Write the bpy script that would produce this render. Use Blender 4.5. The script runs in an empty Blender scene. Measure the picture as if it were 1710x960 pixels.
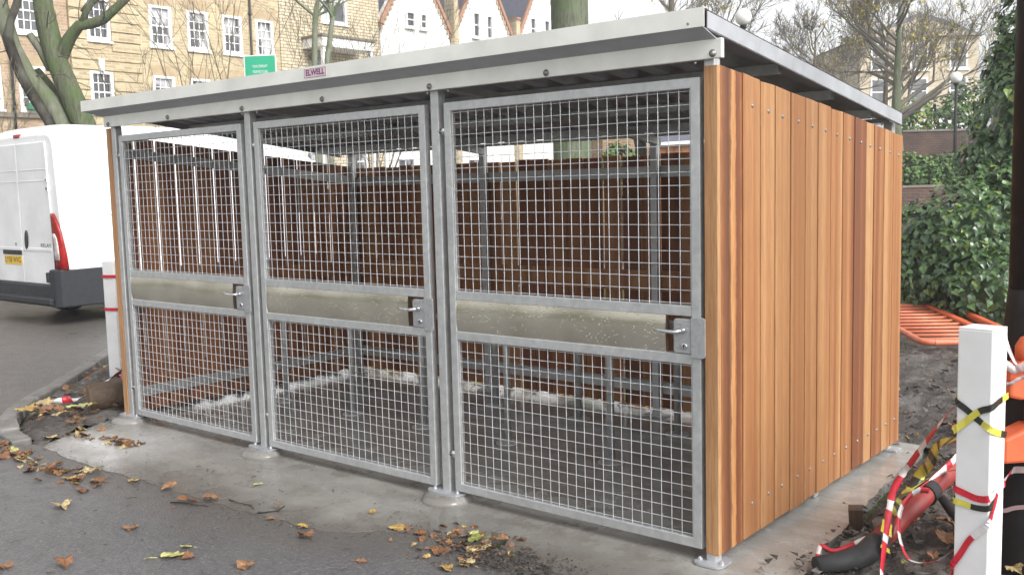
import bpy, math, random
from mathutils import Vector, Matrix, noise
R = math.radians
PI = math.pi
S = bpy.context.scene
COL = S.collection

# ------------------------------------------------------------------ camera
CAM = Vector((2.1236, -3.9073, 1.7391))
FWD = Vector((-0.63238, 0.76797, -0.10154))
RGT = Vector((0.77335, 0.63347, -0.02523))
UPV = Vector((-0.04495, 0.09448, 0.99451))
cd = bpy.data.cameras.new('camera')
cam = bpy.data.objects.new('camera', cd)
COL.objects.link(cam)
m = Matrix((RGT, UPV, -FWD)).transposed().to_4x4()
m.translation = CAM
cam.matrix_world = m
cd.sensor_width = 36.0
cd.lens = 36.0 * 1636.9 / 1710.0
cd.clip_start = 0.05
cd.clip_end = 2000
S.camera = cam

# ------------------------------------------------------------------ light
SUN_EL, SUN_AZ = R(38), R(-8)          # azimuth measured from +X towards +Y
w = bpy.data.worlds.new('World')
S.world = w
w.use_nodes = True
nt = w.node_tree
nt.nodes.clear()
out = nt.nodes.new('ShaderNodeOutputWorld')
bg = nt.nodes.new('ShaderNodeBackground')
sky = nt.nodes.new('ShaderNodeTexSky')
sky.sky_type = 'NISHITA'
sky.sun_disc = False
sky.sun_elevation = SUN_EL
sky.sun_rotation = PI / 2 - SUN_AZ
sky.air_density = 1.0
sky.dust_density = 4.0
hsv = nt.nodes.new('ShaderNodeHueSaturation')   # overcast: the blue is washed out
hsv.inputs['Saturation'].default_value = 0.10
nt.links.new(sky.outputs[0], hsv.inputs['Color'])
nt.links.new(hsv.outputs[0], bg.inputs[0])
bg.inputs[1].default_value = 0.15
nt.links.new(bg.outputs[0], out.inputs[0])

sd = bpy.data.lights.new('sun', 'SUN')
sd.energy = 0.55
sd.angle = R(24)
sd.color = (1.0, 0.97, 0.93)
sun = bpy.data.objects.new('sun', sd)
COL.objects.link(sun)
sdir = Vector((math.cos(SUN_EL) * math.cos(SUN_AZ), math.cos(SUN_EL) * math.sin(SUN_AZ), math.sin(SUN_EL)))
sun.rotation_euler = sdir.to_track_quat('Z', 'Y').to_euler()
sun.location = sdir * 60

S.view_settings.view_transform = 'Standard'
S.view_settings.look = 'None'
S.view_settings.gamma = 1.0
S.view_settings.use_curve_mapping = False
S.view_settings.exposure = 1.18
S.render.engine = 'CYCLES'
S.cycles.max_bounces = 7

# ------------------------------------------------------------------ helpers
ORG = {}

def tag(o, label=None, cat=None, group=None, kind=None):
    if label: o['label'] = label
    if cat: o['category'] = cat
    if group: o['group'] = group
    if kind: o['kind'] = kind
    return o

def thing(name, loc, label, cat, group=None):
    o = bpy.data.objects.new(name, None)
    o.empty_display_size = 0.1
    o.location = loc
    COL.objects.link(o)
    ORG[o.name] = Vector(loc)
    return tag(o, label, cat, group)

class MB:
    """collects faces in world coordinates and builds one mesh object"""
    def __init__(s):
        s.v, s.f, s.mi, s.sm = [], [], [], []
    def add(s, vs, fs, mi=0, smooth=False):
        n = len(s.v)
        s.v += [tuple(v) for v in vs]
        for f in fs:
            s.f.append([i + n for i in f]); s.mi.append(mi); s.sm.append(smooth)
    def box(s, x0, x1, y0, y1, z0, z1, mi=0):
        s.add([(x0,y0,z0),(x1,y0,z0),(x1,y1,z0),(x0,y1,z0),(x0,y0,z1),(x1,y0,z1),(x1,y1,z1),(x0,y1,z1)],
              [(0,3,2,1),(4,5,6,7),(0,1,5,4),(1,2,6,5),(2,3,7,6),(3,0,4,7)], mi)
    def hexa(s, p, mi=0):            # 8 points, bottom ring then top ring
        s.add(p, [(0,3,2,1),(4,5,6,7),(0,1,5,4),(1,2,6,5),(2,3,7,6),(3,0,4,7)], mi)
    def bar(s, a, b, w, h, mi=0, up=(0,0,1)):   # rectangular bar from a to b
        a, b = Vector(a), Vector(b)
        d = (b - a).normalized()
        u = Vector(up)
        x = d.cross(u)
        if x.length < 1e-4: x = d.cross(Vector((1,0,0)))
        x.normalize(); u = x.cross(d)
        q = []
        for p in (a, b):
            q += [p - x*w/2 - u*h/2, p + x*w/2 - u*h/2, p + x*w/2 + u*h/2, p - x*w/2 + u*h/2]
        s.add(q, [(0,3,2,1),(4,5,6,7),(0,1,5,4),(1,2,6,5),(2,3,7,6),(3,0,4,7)], mi)
    def tube(s, pts, rad, n=8, mi=0, smooth=True, cap=True):
        pts = [Vector(p) for p in pts]
        if not isinstance(rad, (list, tuple)): rad = [rad]*len(pts)
        base = len(s.v)
        prev = None
        for i, p in enumerate(pts):
            d = (pts[min(i+1, len(pts)-1)] - pts[max(i-1, 0)])
            if d.length < 1e-9: d = Vector((0,0,1))
            d.normalize()
            if prev is None:
                a = d.cross(Vector((0,0,1)))
                if a.length < 0.05: a = d.cross(Vector((0,1,0)))
            else:
                a = prev - d * prev.dot(d)
                if a.length < 1e-5: a = d.cross(Vector((0.3,1,0.2)))
            a.normalize(); prev = a
            b = d.cross(a)
            for k in range(n):
                t = 2*PI*k/n
                s.v.append(tuple(p + (a*math.cos(t) + b*math.sin(t))*rad[i]))
        for i in range(len(pts)-1):
            for k in range(n):
                k2 = (k+1) % n
                s.f.append([base+i*n+k, base+i*n+k2, base+(i+1)*n+k2, base+(i+1)*n+k]); s.mi.append(mi); s.sm.append(smooth)
        if cap and n > 2:
            s.f.append([base+k for k in range(n)][::-1]); s.mi.append(mi); s.sm.append(False)
            s.f.append([base+(len(pts)-1)*n+k for k in range(n)]); s.mi.append(mi); s.sm.append(False)
    def lathe(s, prof, c, n=16, mi=0, axis='z', smooth=True):   # prof = [(r, h)]
        c = Vector(c); base = len(s.v)
        for r, h in prof:
            for k in range(n):
                t = 2*PI*k/n
                a, b = r*math.cos(t), r*math.sin(t)
                p = {'z': (a, b, h), 'y': (a, h, b), 'x': (h, a, b)}[axis]
                s.v.append(tuple(c + Vector(p)))
        for i in range(len(prof)-1):
            for k in range(n):
                k2 = (k+1) % n
                q = [base+i*n+k, base+i*n+k2, base+(i+1)*n+k2, base+(i+1)*n+k]
                s.f.append(q); s.mi.append(mi); s.sm.append(smooth)
        s.f.append([base+k for k in range(n)][::-1]); s.mi.append(mi); s.sm.append(False)
        s.f.append([base+(len(prof)-1)*n+k for k in range(n)]); s.mi.append(mi); s.sm.append(False)
    def prism(s, loop, d, mi=0):          # closed 3D loop swept by vector d
        n = len(loop); d = Vector(d)
        a = [Vector(p) for p in loop]
        s.add(a + [p + d for p in a],
              [list(range(n))[::-1], list(range(n, 2*n))] + [(i, (i+1) % n, n+(i+1) % n, n+i) for i in range(n)], mi)
    def build(s, name, mats, parent=None, loc=None, bevel=0.0):
        me = bpy.data.meshes.new(name)
        off = ORG[parent.name] if parent and parent.name in ORG else (Vector(loc) if loc else Vector((0,0,0)))
        me.from_pydata([(v[0]-off[0], v[1]-off[1], v[2]-off[2]) for v in s.v], [], s.f)
        if not isinstance(mats, (list, tuple)): mats = [mats]
        for mm in mats: me.materials.append(mm)
        me.polygons.foreach_set('material_index', s.mi)
        me.polygons.foreach_set('use_smooth', s.sm)
        me.update()
        o = bpy.data.objects.new(name, me)
        COL.objects.link(o)
        if parent: o.parent = parent
        elif loc: o.location = loc
        ORG[o.name] = off
        if bevel:
            b = o.modifiers.new('bevel', 'BEVEL'); b.width = bevel; b.segments = 2; b.limit_method = 'ANGLE'
        return o

def fix_normals(o):
    import bmesh
    bm = bmesh.new(); bm.from_mesh(o.data)
    bmesh.ops.recalc_face_normals(bm, faces=bm.faces)
    bm.to_mesh(o.data); bm.free()
    return o

# ------------------------------------------------------------------ materials
class NT:
    def __init__(s, name):
        s.m = bpy.data.materials.new(name); s.m.use_nodes = True
        s.t = s.m.node_tree; s.n = s.t.nodes; s.l = s.t.links
        s.b = s.n['Principled BSDF']
    def node(s, typ, **kw):
        n = s.n.new(typ)
        for k, v in kw.items(): setattr(n, k, v)
        return n
    def val(s, sock, v):
        if hasattr(v, 'is_output') or isinstance(v, bpy.types.NodeSocket): s.l.new(v, sock)
        else: sock.default_value = v
    def coord(s, scale=(1,1,1), rot=(0,0,0), loc=(0,0,0), kind='Object'):
        tc = s.node('ShaderNodeTexCoord'); mp = s.node('ShaderNodeMapping')
        s.l.new(tc.outputs[kind], mp.inputs[0])
        mp.inputs['Scale'].default_value = scale; mp.inputs['Rotation'].default_value = rot; mp.inputs['Location'].default_value = loc
        return mp.outputs[0]
    def noise(s, vec, scale, detail=4, rough=0.55, dist=0.0):
        n = s.node('ShaderNodeTexNoise')
        s.l.new(vec, n.inputs['Vector']); n.inputs['Scale'].default_value = scale
        n.inputs['Detail'].default_value = detail; n.inputs['Roughness'].default_value = rough; n.inputs['Distortion'].default_value = dist
        return n.outputs[0]
    def ramp(s, fac, stops, interp='LINEAR'):
        r = s.node('ShaderNodeValToRGB'); s.l.new(fac, r.inputs[0]); r.color_ramp.interpolation = interp
        e = r.color_ramp.elements
        while len(e) < len(stops): e.new(0.5)
        for el, (p, c) in zip(e, stops):
            el.position = p; el.color = (c[0], c[1], c[2], 1) if isinstance(c, (tuple, list)) else (c, c, c, 1)
        return r.outputs[0]
    def mix(s, fac, a, b, mode='MIX'):
        n = s.node('ShaderNodeMix', data_type='RGBA', blend_type=mode)
        s.val(n.inputs[0], fac)
        for sock, v in ((n.inputs[6], a), (n.inputs[7], b)):
            if isinstance(v, (tuple, list)): v = (v[0], v[1], v[2], 1)
            s.val(sock, v)
        return n.outputs[2]
    def math(s, op, a, b=0.0):
        n = s.node('ShaderNodeMath', operation=op); s.val(n.inputs[0], a); s.val(n.inputs[1], b); return n.outputs[0]
    def bump(s, h, strength=0.3, dist=0.01):
        n = s.node('ShaderNodeBump'); s.l.new(h, n.inputs['Height']); n.inputs['Strength'].default_value = strength
        n.inputs['Distance'].default_value = dist; s.l.new(n.outputs[0], s.b.inputs['Normal'])
    def set(s, col=None, rough=None, metal=None, spec=None):
        if col is not None: s.val(s.b.inputs['Base Color'], (col[0], col[1], col[2], 1) if isinstance(col, (tuple, list)) else col)
        if rough is not None: s.val(s.b.inputs['Roughness'], rough)
        if metal is not None: s.val(s.b.inputs['Metallic'], metal)
        if spec is not None: s.val(s.b.inputs['Specular IOR Level'], spec)
        return s.m

def simple(name, c1, c2=None, scale=6, rough=(0.5, 0.6), metal=0.0, bump=0.0, bdist=0.005, stretch=(1,1,1), spec=0.5, lo=0.35, hi=0.65, detail=5):
    t = NT(name); v = t.coord(stretch)
    c2 = c2 or tuple(x*0.8 for x in c1)
    n = t.noise(v, scale, detail, 0.6)
    c = t.ramp(n, [(lo, c1), (hi, c2)])
    r = t.ramp(t.noise(v, scale*1.7, 3), [(0.3, rough[0]), (0.7, rough[1])])
    if bump: t.bump(t.noise(v, scale*3, 4), bump, bdist)
    return t.set(c, r, metal, spec)

M = {}
def steel(name, base, r0, r1, scale=18, metal=0.75, blotch=0.35):
    t = NT(name); v = t.coord()
    n1 = t.noise(v, scale, 3, 0.5, 0.4); n2 = t.noise(v, 3.0, 4)
    c = t.ramp(n1, [(0.3, tuple(x*0.80 for x in base)), (0.7, base)])
    c = t.mix(t.ramp(n2, [(0.45, 0.0), (0.75, blotch)]), c, tuple(x*0.62 for x in base))
    r = t.ramp(n1, [(0.3, r0), (0.7, r1)])
    t.bump(n1, 0.05, 0.002)
    return t.set(c, r, metal)
M['galv'] = steel('galvanised_steel', (0.55, 0.56, 0.56), 0.32, 0.46, 26, 0.45, 0.45)
M['wire'] = steel('galvanised_wire', (0.70, 0.71, 0.73), 0.35, 0.5, 40, 0.45, 0.15)
def sheet_steel():
    t = NT('galvanised_sheet'); v = t.coord()
    n = t.noise(v, 4.0, 3, 0.5)
    c = t.ramp(n, [(0.35, (0.56, 0.525, 0.43)), (0.65, (0.68, 0.645, 0.54))])
    vo = t.node('ShaderNodeTexVoronoi'); t.l.new(v, vo.inputs['Vector']); vo.inputs['Scale'].default_value = 62
    drop = t.ramp(vo.outputs['Distance'], [(0.0, 1.0), (0.22, 0.6), (0.30, 0.0)])
    keep = t.ramp(t.noise(v, 23, 2), [(0.50, 0.0), (0.56, 1.0)])
    h = t.math('MULTIPLY', drop, keep)
    t.bump(h, 0.5, 0.003)
    return t.set(c, t.ramp(n, [(0.3, 0.13), (0.7, 0.2)]), 0.92)
M['sheet'] = sheet_steel()
M['fascia'] = steel('coated_fascia_steel', (0.82, 0.815, 0.76), 0.28, 0.38, 4, 0.35, 0.10)
M['roof'] = steel('roof_sheet_steel', (0.46, 0.47, 0.50), 0.35, 0.5, 9, 0.4, 0.15)
M['lock'] = steel('lock_case_paint', (0.40, 0.405, 0.42), 0.3, 0.4, 60, 0.3, 0.05)
M['chrome'] = steel('bright_zinc', (0.72, 0.73, 0.74), 0.15, 0.3, 60, 0.95)
M['board_bolt'] = steel('dull_bolt_steel', (0.30, 0.295, 0.28), 0.35, 0.5, 60, 0.6)
M['bolt'] = steel('bolt_steel', (0.30, 0.29, 0.27), 0.4, 0.6, 60, 0.7)

def cedar():
    t = NT('cedar_board')
    oi = t.node('ShaderNodeObjectInfo')
    sep = t.node('ShaderNodeSeparateColor'); t.l.new(oi.outputs['Color'], sep.inputs[0])
    tc = t.node('ShaderNodeTexCoord')
    # shift every board's grain by its own offset
    off = t.node('ShaderNodeCombineXYZ')
    t.val(off.inputs[2], t.math('MULTIPLY', sep.outputs[1], 37.0)); t.val(off.inputs[0], t.math('MULTIPLY', sep.outputs[1], 11.0))
    add = t.node('ShaderNodeVectorMath', operation='ADD'); t.l.new(tc.outputs['Object'], add.inputs[0]); t.l.new(off.outputs[0], add.inputs[1])
    mp = t.node('ShaderNodeMapping'); t.l.new(add.outputs[0], mp.inputs[0]); mp.inputs['Scale'].default_value = (1, 1, 0.045)
    mp2 = t.node('ShaderNodeMapping'); t.l.new(add.outputs[0], mp2.inputs[0]); mp2.inputs['Scale'].default_value = (1, 1, 0.012)
    wide = t.noise(mp2.outputs[0], 9.0, 2, 0.5, 0.6)
    mid = t.noise(mp2.outputs[0], 34.0, 3, 0.5, 0.3)
    fine = t.noise(mp.outputs[0], 150.0, 3, 0.6)
    x = t.math('ADD', t.math('MULTIPLY', wide, 0.75), t.math('MULTIPLY', mid, 0.25))
    x = t.math('ADD', x, t.math('MULTIPLY', t.math('SUBTRACT', sep.outputs[0], 0.5), 0.62))
    c = t.ramp(x, [(0.12, (0.50, 0.315, 0.168)), (0.34, (0.42, 0.225, 0.100)), (0.51, (0.335, 0.150, 0.058)), (0.66, (0.205, 0.073, 0.030)), (0.92, (0.080, 0.034, 0.020))])
    c = t.mix(t.ramp(fine, [(0.40, 0.35), (0.58, 0.0)]), c, (0.17, 0.065, 0.030))
    # brown weather staining in soft patches, its own shape
    st = t.noise(t.coord((1, 1, 0.35)), 2.3, 4)
    c = t.mix(t.ramp(st, [(0.52, 0.0), (0.80, 0.35)]), c, (0.22, 0.105, 0.05))
    t.bump(fine, 0.12, 0.002)
    return t.set(c, t.ramp(fine, [(0.3, 0.48), (0.7, 0.62)]), 0.0, 0.35)
M['cedar'] = cedar()
def cedar_heart():
    t = NT('cedar_heartwood_board')
    tc = t.node('ShaderNodeTexCoord'); sp = t.node('ShaderNodeSeparateXYZ'); t.l.new(tc.outputs['Object'], sp.inputs[0])
    wav = t.noise(t.coord((1, 6, 2.2)), 3.0, 3, 0.6); fine = t.noise(t.coord((1, 1, 0.05)), 130, 3, 0.6); saw = t.noise(t.coord((1, 10, 9)), 1.6, 4, 0.7)
    y = t.math('ADD', sp.outputs[1], t.math('MULTIPLY', t.math('SUBTRACT', wav, 0.5), 0.030))
    y = t.math('ADD', y, t.math('MULTIPLY', t.math('SUBTRACT', saw, 0.5), 0.018))
    f = t.math('DIVIDE', t.math('ADD', y, 1.2-0.0275), 0.2065)
    c = t.ramp(f, [(0.0, (0.33, 0.14, 0.055)), (0.10, (0.22, 0.085, 0.035)), (0.36, (0.10, 0.042, 0.022)), (0.47, (0.26, 0.115, 0.05)), (0.50, (0.52, 0.27, 0.11)), (0.66, (0.46, 0.215, 0.08)), (0.72, (0.16, 0.055, 0.024)), (0.90, (0.20, 0.07, 0.03)), (1.0, (0.36, 0.15, 0.055))])
    c = t.mix(t.ramp(fine, [(0.42, 0.35), (0.62, 0.0)]), c, (0.10, 0.04, 0.02))
    t.bump(fine, 0.12, 0.002)
    return t.set(c, 0.55, 0.0, 0.35)
M['cedar_heart'] = cedar_heart()
M['timber'] = simple('planed_timber', (0.50, 0.31, 0.15), (0.36, 0.20, 0.09), 14, (0.5, 0.65), stretch=(1, 1, 0.05), bump=0.1)

def concrete():
    t = NT('wet_concrete'); v = t.coord()
    big = t.noise(v, 1.1, 6, 0.6); fin = t.noise(v, 55, 4, 0.65); mid = t.noise(v, 5, 6, 0.65)
    br = t.noise(t.coord((1, 9, 1), (0, 0, R(-62))), 14, 3, 0.6)
    streak = t.noise(t.coord((1, 4.5, 1), (0, 0, R(8))), 1.6, 4, 0.6)
    c = t.ramp(big, [(0.30, (0.275, 0.266, 0.248)), (0.50, (0.340, 0.333, 0.314)), (0.68, (0.405, 0.398, 0.375))])
    c = t.mix(t.ramp(streak, [(0.42, 0.40), (0.58, 0.0)]), c, (0.195, 0.182, 0.163))
    c = t.mix(t.ramp(mid, [(0.36, 0.40), (0.56, 0.0)]), c, (0.185, 0.171, 0.150))
    c = t.mix(t.ramp(fin, [(0.30, 0.35), (0.48, 0.0)]), c, (0.13, 0.12, 0.11))
    sp = t.node('ShaderNodeSeparateXYZ'); t.l.new(v, sp.inputs[0])
    # floor inside painted lighter to offset the roof's shade, darker in front of doors
    jn = t.math('ADD', sp.outputs[1], t.math('MULTIPLY', t.math('SUBTRACT', mid, 0.5), 0.12))
    c = t.mix(t.ramp(t.math('ADD', jn, 0.5), [(0.42, 0.72), (0.56, 0.0)]), c, t.mix(1.0, c, (0.66, 0.65, 0.63), 'MULTIPLY'))
    # trodden mud along the front edge of the pour
    ed = t.node('ShaderNodeMapRange', interpolation_type='SMOOTHSTEP'); t.l.new(sp.outputs[0], ed.inputs[0])
    ed.inputs[1].default_value = -1.95; ed.inputs[2].default_value = -1.05; ed.inputs[3].default_value = -0.82; ed.inputs[4].default_value = -0.42
    dd = t.math('SUBTRACT', sp.outputs[1], ed.outputs[0])
    e = t.math('ADD', dd, t.math('MULTIPLY', t.math('SUBTRACT', mid, 0.5), 0.50))
    c = t.mix(t.ramp(t.math('ADD', e, 0.2), [(0.12, 0.97), (0.32, 0.75), (0.62, 0.0)]), c, (0.108, 0.096, 0.085))
    # pale cement bloom at the left end
    d = t.node('ShaderNodeVectorMath', operation='DISTANCE'); t.l.new(v, d.inputs[0]); d.inputs[1].default_value = (-4.35, -0.42, 0)
    q = t.math('ADD', d.outputs['Value'], t.math('MULTIPLY', t.math('SUBTRACT', mid, 0.5), 1.0))
    c = t.mix(t.ramp(q, [(0.10, 0.7), (0.70, 0.0)]), c, (0.44, 0.435, 0.42))
    dry = t.ramp(t.math('ADD', t.math('MULTIPLY', big, 0.5), t.math('MULTIPLY', mid, 0.5)), [(0.40, 0.15), (0.52, 0.32), (0.64, 0.56)])
    wet = t.ramp(mid, [(0.35, 0.07), (0.65, 0.20)])
    # under and behind the shelter the pour still stands wet
    f = t.math('ADD', sp.outputs[1], t.math('MULTIPLY', t.math('SUBTRACT', big, 0.5), 0.8))
    r = t.mix(t.ramp(t.math('MULTIPLY', f, 0.5), [(0.12, 0.0), (0.45, 1.0)]), dry, wet)
    t.bump(t.math('ADD', t.math('MULTIPLY', br, 0.8), t.math('MULTIPLY', fin, 0.4)), 0.14, 0.005)
    return t.set(c, r, 0.0, 0.5)
M['concrete'] = concrete()

def tarmac():
    t = NT('damp_tarmac'); v = t.coord()
    big = t.noise(v, 0.55, 5, 0.6); fin = t.noise(v, 150, 3, 0.7); mid = t.noise(v, 7, 6, 0.7); grit = t.noise(v, 48, 4, 0.75)
    vor = t.node('ShaderNodeTexVoronoi'); t.l.new(v, vor.inputs['Vector']); vor.inputs['Scale'].default_value = 75
    c = t.ramp(big, [(0.35, (0.082, 0.080, 0.084)), (0.65, (0.122, 0.119, 0.124))])
    c = t.mix(t.ramp(mid, [(0.50, 0.0), (0.70, 0.55)]), c, (0.076, 0.070, 0.066))
    c = t.mix(t.ramp(grit, [(0.52, 0.0), (0.66, 0.60)]), c, (0.215, 0.208, 0.20))
    c = t.mix(t.ramp(grit, [(0.30, 0.75), (0.44, 0.0)]), c, (0.040, 0.037, 0.036))
    c = t.mix(t.ramp(fin, [(0.58, 0.0), (0.72, 0.45)]), c, (0.27, 0.265, 0.255))
    sp = t.node('ShaderNodeSeparateXYZ'); t.l.new(v, sp.inputs[0])
    ed = t.node('ShaderNodeMapRange', interpolation_type='SMOOTHSTEP'); t.l.new(sp.outputs[0], ed.inputs[0])
    ed.inputs[1].default_value = -1.95; ed.inputs[2].default_value = -1.05; ed.inputs[3].default_value = -0.82; ed.inputs[4].default_value = -0.42
    dd = t.math('SUBTRACT', sp.outputs[1], ed.outputs[0])
    e = t.math('ADD', dd, t.math('MULTIPLY', t.math('SUBTRACT', mid, 0.5), 0.35))
    c = t.mix(t.ramp(t.math('ADD', e, 0.8), [(0.30, 0.0), (0.62, 0.55), (0.80, 0.90)]), c, (0.104, 0.094, 0.085))
    r = t.ramp(t.math('ADD', t.math('MULTIPLY', big, 0.6), t.math('MULTIPLY', mid, 0.4)), [(0.38, 0.26), (0.62, 0.52)])
    t.bump(t.math('ADD', vor.outputs['Distance'], t.math('MULTIPLY', grit, 1.5)), 0.6, 0.008)
    return t.set(c, r, 0.0, 0.5)
M['tarmac'] = tarmac()

def mud():
    t = NT('wet_mud'); v = t.coord()
    big = t.noise(v, 1.8, 5, 0.6); fin = t.noise(v, 38, 5, 0.7); mid = t.noise(v, 9, 4, 0.6)
    c = t.ramp(mid, [(0.3, (0.032, 0.025, 0.020)), (0.52, (0.085, 0.070, 0.060)), (0.72, (0.165, 0.145, 0.130))])
    c = t.mix(t.ramp(big, [(0.48, 0.0), (0.66, 0.6)]), c, (0.19, 0.18, 0.17))
    r = t.ramp(mid, [(0.35, 0.22), (0.6, 0.7)])
    t.bump(t.math('ADD', mid, t.math('MULTIPLY', fin, 1.3)), 0.9, 0.03)
    return t.set(c, r, 0.0, 0.5)
M['mud'] = mud()

def grass_ground():
    t = NT('grass_and_earth'); v = t.coord()
    big = t.noise(v, 0.5, 5, 0.6); fin = t.noise(v, 30, 5, 0.7)
    c = t.ramp(fin, [(0.3, (0.030, 0.045, 0.016)), (0.6, (0.075, 0.11, 0.032)), (0.8, (0.13, 0.15, 0.05))])
    c = t.mix(t.ramp(big, [(0.45, 0.0), (0.6, 0.8)]), c, (0.065, 0.05, 0.035))
    t.bump(fin, 0.6, 0.03)
    return t.set(c, 0.85, 0.0, 0.3)
M['grass'] = grass_ground()

def brick(name, ca, cb, mortar, axis, scale=1.0, dirt=(0.12, 0.10, 0.08), dirtamt=0.35, fade=0.0):
    """brickwork on a wall whose face is spanned by the given horizontal axis and z"""
    t = NT(name)
    tc = t.node('ShaderNodeTexCoord'); sp = t.node('ShaderNodeSeparateXYZ'); cb_ = t.node('ShaderNodeCombineXYZ')
    t.l.new(tc.outputs['Object'], sp.inputs[0])
    t.l.new(sp.outputs['X' if axis == 'x' else 'Y'], cb_.inputs[0]); t.l.new(sp.outputs['Z'], cb_.inputs[1])
    bt = t.node('ShaderNodeTexBrick')
    t.l.new(cb_.outputs[0], bt.inputs['Vector'])
    bt.inputs['Scale'].default_value = 1.0/scale
    bt.inputs['Brick Width'].default_value = 0.24; bt.inputs['Row Height'].default_value = 0.085
    bt.inputs['Mortar Size'].default_value = 0.011; bt.inputs['Mortar Smooth'].default_value = 0.2; bt.inputs['Bias'].default_value = -0.1
    bt.inputs['Color1'].default_value = (*ca, 1); bt.inputs['Color2'].default_value = (*cb, 1); bt.inputs['Mortar'].default_value = (*mortar, 1)
    n = t.noise(tc.outputs['Object'], 0.9, 5, 0.65); n2 = t.noise(tc.outputs['Object'], 7, 4, 0.6)
    c = t.mix(t.ramp(n, [(0.42, 0.0), (0.75, dirtamt)]), bt.outputs['Color'], dirt)
    c = t.mix(t.ramp(n2, [(0.5, 0.0), (0.75, 0.35)]), c, tuple(x*0.55 for x in ca))
    inv = t.math('SUBTRACT', 1.0, bt.outputs['Fac'])
    t.bump(inv, 0.5, 0.012)
    return t.set(c, 0.85, 0.0, 0.25)
M['stock_brick'] = brick('yellow_stock_brick', (0.53, 0.435, 0.265), (0.34, 0.26, 0.15), (0.50, 0.455, 0.35), 'y', 1.25, (0.24, 0.18, 0.12), 0.4)
M['red_stock'] = brick('reddish_stock_brick', (0.46, 0.34, 0.22), (0.30, 0.20, 0.13), (0.44, 0.38, 0.30), 'y', 1.15, (0.16, 0.09, 0.06), 0.5)
M['pale_brick'] = brick('pale_gault_brick', (0.60, 0.53, 0.38), (0.48, 0.40, 0.27), (0.17, 0.145, 0.11), 'y', 1.5, (0.45, 0.38, 0.27), 0.3)
M['dark_brick'] = brick('dark_wall_brick', (0.075, 0.044, 0.037), (0.048, 0.033, 0.032), (0.09, 0.078, 0.07), 'x', 1.0, (0.25, 0.15, 0.11), 0.5)
M['tan_brick'] = brick('tan_brick', (0.36, 0.24, 0.13), (0.26, 0.16, 0.09), (0.30, 0.26, 0.2), 'x', 1.0)
M['far_brick'] = brick('far_yellow_brick', (0.60, 0.50, 0.36), (0.50, 0.40, 0.27), (0.5, 0.46, 0.38), 'x', 1.6)  # paled brick: the glare over the distance is put into its colour
M['rubbed'] = simple('rubbed_brick_lintel', (0.42, 0.33, 0.21), (0.33, 0.25, 0.15), 5, (0.8, 0.9))
M['band_dark'] = simple('grimy_stone_band', (0.21, 0.18, 0.14), (0.13, 0.11, 0.09), 4, (0.8, 0.9))
M['white_paint'] = simple('white_window_paint', (0.80, 0.80, 0.79), (0.72, 0.72, 0.71), 3, (0.4, 0.6))
M['render'] = simple('white_render', (0.80, 0.79, 0.77), (0.72, 0.71, 0.69), 1.2, (0.7, 0.85), bump=0.1)
def pane(name, dark, pale, lo, hi):
    t = NT(name); v = t.coord((1, 1, 0.6))
    n = t.noise(v, 1.6, 2, 0.4)
    return t.set(t.ramp(n, [(lo, dark), (hi, pale)]), 0.06, 0.0, 0.9)
M['glass'] = pane('window_glass_with_curtain', (0.05, 0.055, 0.065), (0.42, 0.42, 0.43), 0.47, 0.56)
M['glass_dark'] = pane('dark_window_glass', (0.03, 0.034, 0.04), (0.09, 0.095, 0.10), 0.4, 0.7)
M['slate'] = simple('roof_slate', (0.12, 0.125, 0.165), (0.08, 0.085, 0.11), 9, (0.5, 0.7))
M['terracotta'] = simple('terracotta_trim', (0.38, 0.20, 0.13), (0.28, 0.15, 0.10), 9, (0.7, 0.85))
M['slate_blue'] = simple('blue_grey_door_paint', (0.26, 0.31, 0.38), (0.22, 0.27, 0.34), 3, (0.5, 0.6))

M['van_white'] = simple('white_van_paint', (0.80, 0.80, 0.80), (0.75, 0.75, 0.755), 1.5, (0.18, 0.3), spec=0.5)
M['van_greyish'] = simple('greyish_white_van_paint', (0.78, 0.785, 0.79), (0.68, 0.68, 0.68), 2.2, (0.3, 0.45))  # slightly greyer, more uneven white than the body
M['bumper'] = simple('dark_grey_bumper_plastic', (0.019, 0.021, 0.026), (0.013, 0.015, 0.019), 14, (0.5, 0.65), bump=0.1)
M['rubber'] = simple('black_rubber', (0.018, 0.018, 0.02), (0.03, 0.03, 0.03), 14, (0.6, 0.8))
M['tail_red'] = simple('red_tail_lens', (0.36, 0.014, 0.010), (0.22, 0.008, 0.008), 20, (0.08, 0.15))
M['tail_clear'] = simple('clear_tail_lens', (0.70, 0.66, 0.64), (0.38, 0.34, 0.33), 9, (0.06, 0.12))
M['plate'] = simple('yellow_number_plate', (0.78, 0.50, 0.045), (0.70, 0.44, 0.04), 8, (0.3, 0.4))
M['black'] = simple('black_paint', (0.012, 0.012, 0.013), (0.02, 0.02, 0.02), 8, (0.3, 0.5))
M['cab_glass'] = simple('tinted_cab_glass', (0.10, 0.19, 0.16), (0.05, 0.10, 0.085), 2, (0.04, 0.08))
M['hub'] = simple('silver_wheel_hub', (0.4, 0.4, 0.41), (0.3, 0.3, 0.3), 8, (0.3, 0.5), metal=0.6)

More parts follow.
